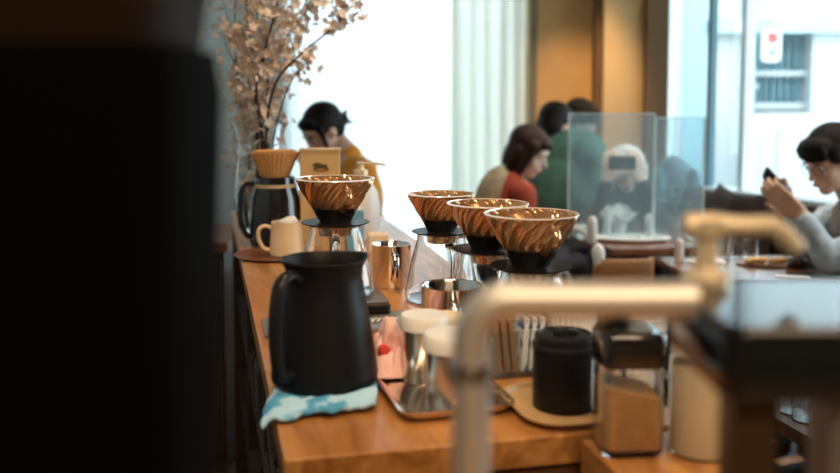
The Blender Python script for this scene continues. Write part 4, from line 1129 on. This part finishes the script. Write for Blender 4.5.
bm=bmesh.new(); ring=[sc+V((-.01,0,.035))+frame_axis(rt,(P(831,190,Y6)-P(862,214,Y6)).normalized())@V((.066*math.cos(2*PI*i/20),.066*math.sin(2*PI*i/20),0)) for i in range(21)]
obj('collar',tube(ring,.016,8,bm=bm,cap=False),mat('dark_collar',(.05,.03,.028),.8),t6)
ph=P(778,187,Y6-.06)
t=thing('phone','black phone held in both hands by the person with glasses','phone',tuple(ph))
Rp=frame3(V((-.60,-.10,-.62)),V((-.6,.0,.7)))
o=obj('phone_body',prism(bmesh.new(),rrect(.074,.150,.011),-.004,.004),M_blackgloss,t,smooth=False)
# long axis along up-left, screen towards the face
lx=V((-.66,0,.75)).normalized(); nz=V((.50,-.62,.55)).normalized(); nz=(nz-lx*nz.dot(lx)).normalized(); wx_=lx.cross(nz)
o.matrix_local=Matrix(((wx_.x,lx.x,nz.x,0),(wx_.y,lx.y,nz.y,0),(wx_.z,lx.z,nz.z,0),(0,0,0,1)))
b=obj('screen',prism(bmesh.new(),rrect(.066,.14,.008),.0042,.0048),mat('phone_screen',(.03,.035,.04),.05,emit=(.5,.6,.7),es=.15),t,smooth=False); b.matrix_local=o.matrix_local.copy()
stool((P(890,300,Y6).x,Y6+.02),'dark round stool under the person with glasses',h=.41)

# ------------------------------------------------------------------ near equipment
# steel spout (inverted U)
ZS=P(580,300,.5).z
x0=P(471,320,.5).x; x1_=P(694,297,.5).x
fc=thing('steel_spout','thick brushed steel pipe bending at a right angle across the foreground','pipe',(x0,.5,ZC))
zz=ZS-ZC
path=[(0,0,0),(0,0,zz-.03)]+[(.022-.022*math.cos(a),0,zz-.022+.022*math.sin(a)) for a in [k*PI/2/8 for k in range(9)]]+[(x1_-x0,0,zz)]
obj('pipe',tube(path,.0108,20),mat('foreground_steel',(.88,.83,.75),.42,metal=.7),fc)
obj('flange',lathe([(0,0),(.022,0),(.022,.005),(.012,.012),(0,.012)],32),M_steelsoft,fc)
obj('elbow_collar',lathe([(0,zz-.045),(.0120,zz-.045),(.0120,zz-.035),(0,zz-.035)],24),M_steelsoft,fc)
obj('outlet',tube([(P(617,300,.5).x-x0,0,zz-.004),(P(617,300,.5).x-x0,0,zz-.018)],.008,16),M_blackmetal,fc)
# black tap machine
yA,yB_=.452,.60; zt=P(760,322,yA).z; xa=P(661,300,.58).x; xb=xa+.34; zt=P(760,328,yA).z
mc=thing('tap_machine','low glossy black tap machine whose top mirrors the windows','machine',(xa,yA,ZC))
ht=zt-ZC
bm=rvessel([(.336,.122,ht-.040),(.34,.126,ht-.036),(.34,.126,ht-.004),(.334,.120,ht)],.012)
o=obj('top_slab',bm,mat('mirror_black',(.010,.012,.014),.10,spec=.5),mc); o.location=(.17,.063,0)
obj('column',B((P(757,400,.47).x-xa,.03,(ht-.040)/2),(.024,.03,ht-.034)),mat('bronze_column',(.10,.065,.035),.35,metal=.6),mc,smooth=False,bevel=.004)
obj('column',B((P(838,400,.47).x-xa+.008,.03,(ht-.040)/2),(.026,.03,ht-.034)),mat('grey_column',(.26,.25,.25),.4,metal=.5),mc,smooth=False,bevel=.004)
obj('column',B((.32,.12,(ht-.040)/2),(.03,.03,ht-.034)),M_blackmetal,mc,smooth=False,bevel=.004)
obj('base_plate',B((.20,.068,.006),(.28,.13,.012)),M_black,mc,smooth=False,bevel=.003)
# brass tap lever on the machine
bx=P(706,260,.56); zb=zt
tp=P(704,226,.56)
tpz=tp.z-zt
lv=thing('brass_tap','pale brass tap with a long horizontal lever on top of the black machine','tap',(bx.x,.56,zt+.0003))
obj('post',lathe([(0,0),(.015,0),(.015,.006),(.0085,.012),(.0075,tpz-.008),(.011,tpz-.005),(.011,tpz+.004),(0,tpz+.006)],28),M_brass,lv)
e1=P(772,226,.56); e2=P(797,250,.56)
o_=lambda p:(p.x-bx.x,0,p.z-zt)
obj('lever',tube([(-.014,0,tpz),(.0,0,tpz),o_(P(740,227,.56)),o_(e1),o_(P(784,235,.56)),o_(e2)],[.0075,.0085,.0065,.0065,.0068,.0060],14),M_brass,lv)

# black grinder on the left
gx1=P(229,100,.50).x; 
gr=thing('coffee_grinder','tall black coffee grinder filling the left edge of the view','grinder',(gx1-.11,.44,ZC))
zt2=P(120,44,.40).z-ZC
obj('body',rvessel([(.20,.11,0),(.20,.12,.01),(.206,.12,.20),(.220,.12,zt2-.02),(.215,.115,zt2)],.02),mat('grinder_black',(.003,.0025,.002),.8,spec=.02),gr)
obj('hopper',rvessel([(.205,.11,zt2),(.214,.115,zt2+.03),(.22,.12,zt2+.19)],.03),mat('smoked_hopper',(.022,.012,.007),.6,spec=.05),gr)
obj('hopper_lid',rvessel([(.225,.125,zt2+.19),(.225,.125,zt2+.205)],.03),M_black,gr)
obj('badge',B((-.035,-.0612,P(65,175,.4).z-ZC),(.03,.002,.008)),mat('badge_dark',(.020,.012,.012),.5),gr,smooth=False)
obj('portafilter_fork',tube([(0,-.07,.12),(0,-.12,.12),(.0,-.14,.125)],.008),M_blackmetal,gr)

# dim low side table with upturned glasses at the lower right
ZL=.74
s1=G(775,420,ZL)
t=thing('side_shelf','dark low side table to the right of the counter holding glasses','table',(s1.x+.12,s1.y,0),yaw)
obj('tabletop',B((.10,0,ZL-.0125),(.42,.7,.025)),M_darkwood,t,smooth=False)
for sx in (-.08,.28):
    for sy in (-.3,.3): obj('leg',B((sx,sy,(ZL-.025)/2),(.04,.04,ZL-.025)),M_darkwood,t,smooth=False)
gg=None
for i,(px,py,lb_) in enumerate([(792,412,'clear glass on the dark side table, farthest left'),(806,420,'clear glass on the dark side table, in the middle of the group'),(820,408,'clear glass on the dark side table, behind the others'),(824,432,'clear glass on the dark side table, nearest the viewer'),(798,395,'clear glass on the dark side table, farthest back')]):
    p=G(px,py,ZL)
    if i==0: gg=glass_tumbler('bar_glass',p,lb_,.03,.085,'glasses on the dark side table')
    else: dup(gg,V((p.x,p.y,ZL)),0,lb_)

# ------------------------------------------------------------------ lights
def area(name,loc,rot,size,power,col,shape='RECTANGLE',sy=None,portal=False,spread=None):
    l=bpy.data.lights.new(name,'AREA'); l.energy=power; l.color=col; l.shape=shape; l.size=size; l.size_y=sy or size
    if portal: l.cycles.is_portal=True
    if spread: l.spread=spread
    o=bpy.data.objects.new(name,l); COL.objects.link(o); o.location=loc; o.rotation_euler=rot; return o
# warm ceiling lamps over the counter and behind the viewer, plus added spots
def spot(name,loc,tgt,power,col,ang=1.2,blend=.6,r=.05):
    l=bpy.data.lights.new(name,'SPOT'); l.energy=power; l.color=col; l.spot_size=ang; l.spot_blend=blend; l.shadow_soft_size=r
    o=bpy.data.objects.new(name,l); COL.objects.link(o); o.location=loc; o.rotation_euler=(V(tgt)-V(loc)).to_track_quat('-Z','Y').to_euler(); return o
WARM=(1.0,.72,.46)
spot('counter_lamp',(-.1,1.9,2.75),(-.05,2.1,.9),60,WARM,1.2,.8,.05)
spot('table_fill_spot',(1.0,3.9,2.8),(1.0,3.95,.7),120,(1,.85,.7),1.1,.8,.06)  # this and the next: added fill without a fixture, brightens tabletops and bottles
spot('table_fill_spot',(1.5,3.1,2.8),(1.5,3.15,.7),95,(1,.85,.7),1.1,.8,.06)
spot('highlight_spot',(-.35,.1,2.3),(.05,1.4,1.0),22,WARM,1.0,.8,.03)  # this and the next: added unseen spots for highlights on dripper ribs and steel
spot('highlight_spot',(.55,.15,2.3),(.2,1.3,1.0),22,WARM,1.0,.8,.03)
spot('counter_lamp',(-.1,1.0,2.75),(.1,1.15,.9),45,WARM,1.0,.8,.05)
spot('wall_lamp',(.95,4.5,2.8),(.95,5.55,1.0),150,(1,.64,.32),.62,.9,.05)
area('rear_lamp',(.4,-.9,2.6),(.9,0,.1),1.2,22,WARM,sy=.6)

# sun + sky
w=bpy.data.worlds.new('world'); SC.world=w; w.use_nodes=True; nt=w.node_tree
bg=nt.nodes['Background']; bg.inputs['Color'].default_value=(.90,.965,1.0,1); bg.inputs['Strength'].default_value=5.4

# ------------------------------------------------------------------ camera
cam=bpy.data.cameras.new('camera'); co=bpy.data.objects.new('camera',cam); COL.objects.link(co)
co.location=(0,0,CAMZ); co.rotation_euler=(PI/2-PITCH,0,0)
cam.sensor_width=36; cam.lens=F/840*36; cam.sensor_fit='HORIZONTAL'
cam.shift_y=-(236.5-CY)/840
cam.clip_start=.02
cam.dof.use_dof=True; cam.dof.focus_distance=1.56; cam.dof.aperture_fstop=2.9; cam.dof.aperture_blades=0
SC.camera=co
vs=SC.view_settings; vs.view_transform='Standard'; vs.look='None'; vs.exposure=0.12; vs.gamma=1.0; vs.use_curve_mapping=False
SC.cycles.max_bounces=14; SC.cycles.transparent_max_bounces=16; SC.cycles.transmission_bounces=12
SC.cycles.use_denoising=True
SC.cycles.sample_clamp_indirect=8; SC.cycles.sample_clamp_direct=0
SC.cycles.caustics_refractive=True; SC.cycles.caustics_reflective=True; SC.cycles.blur_glossy=.5
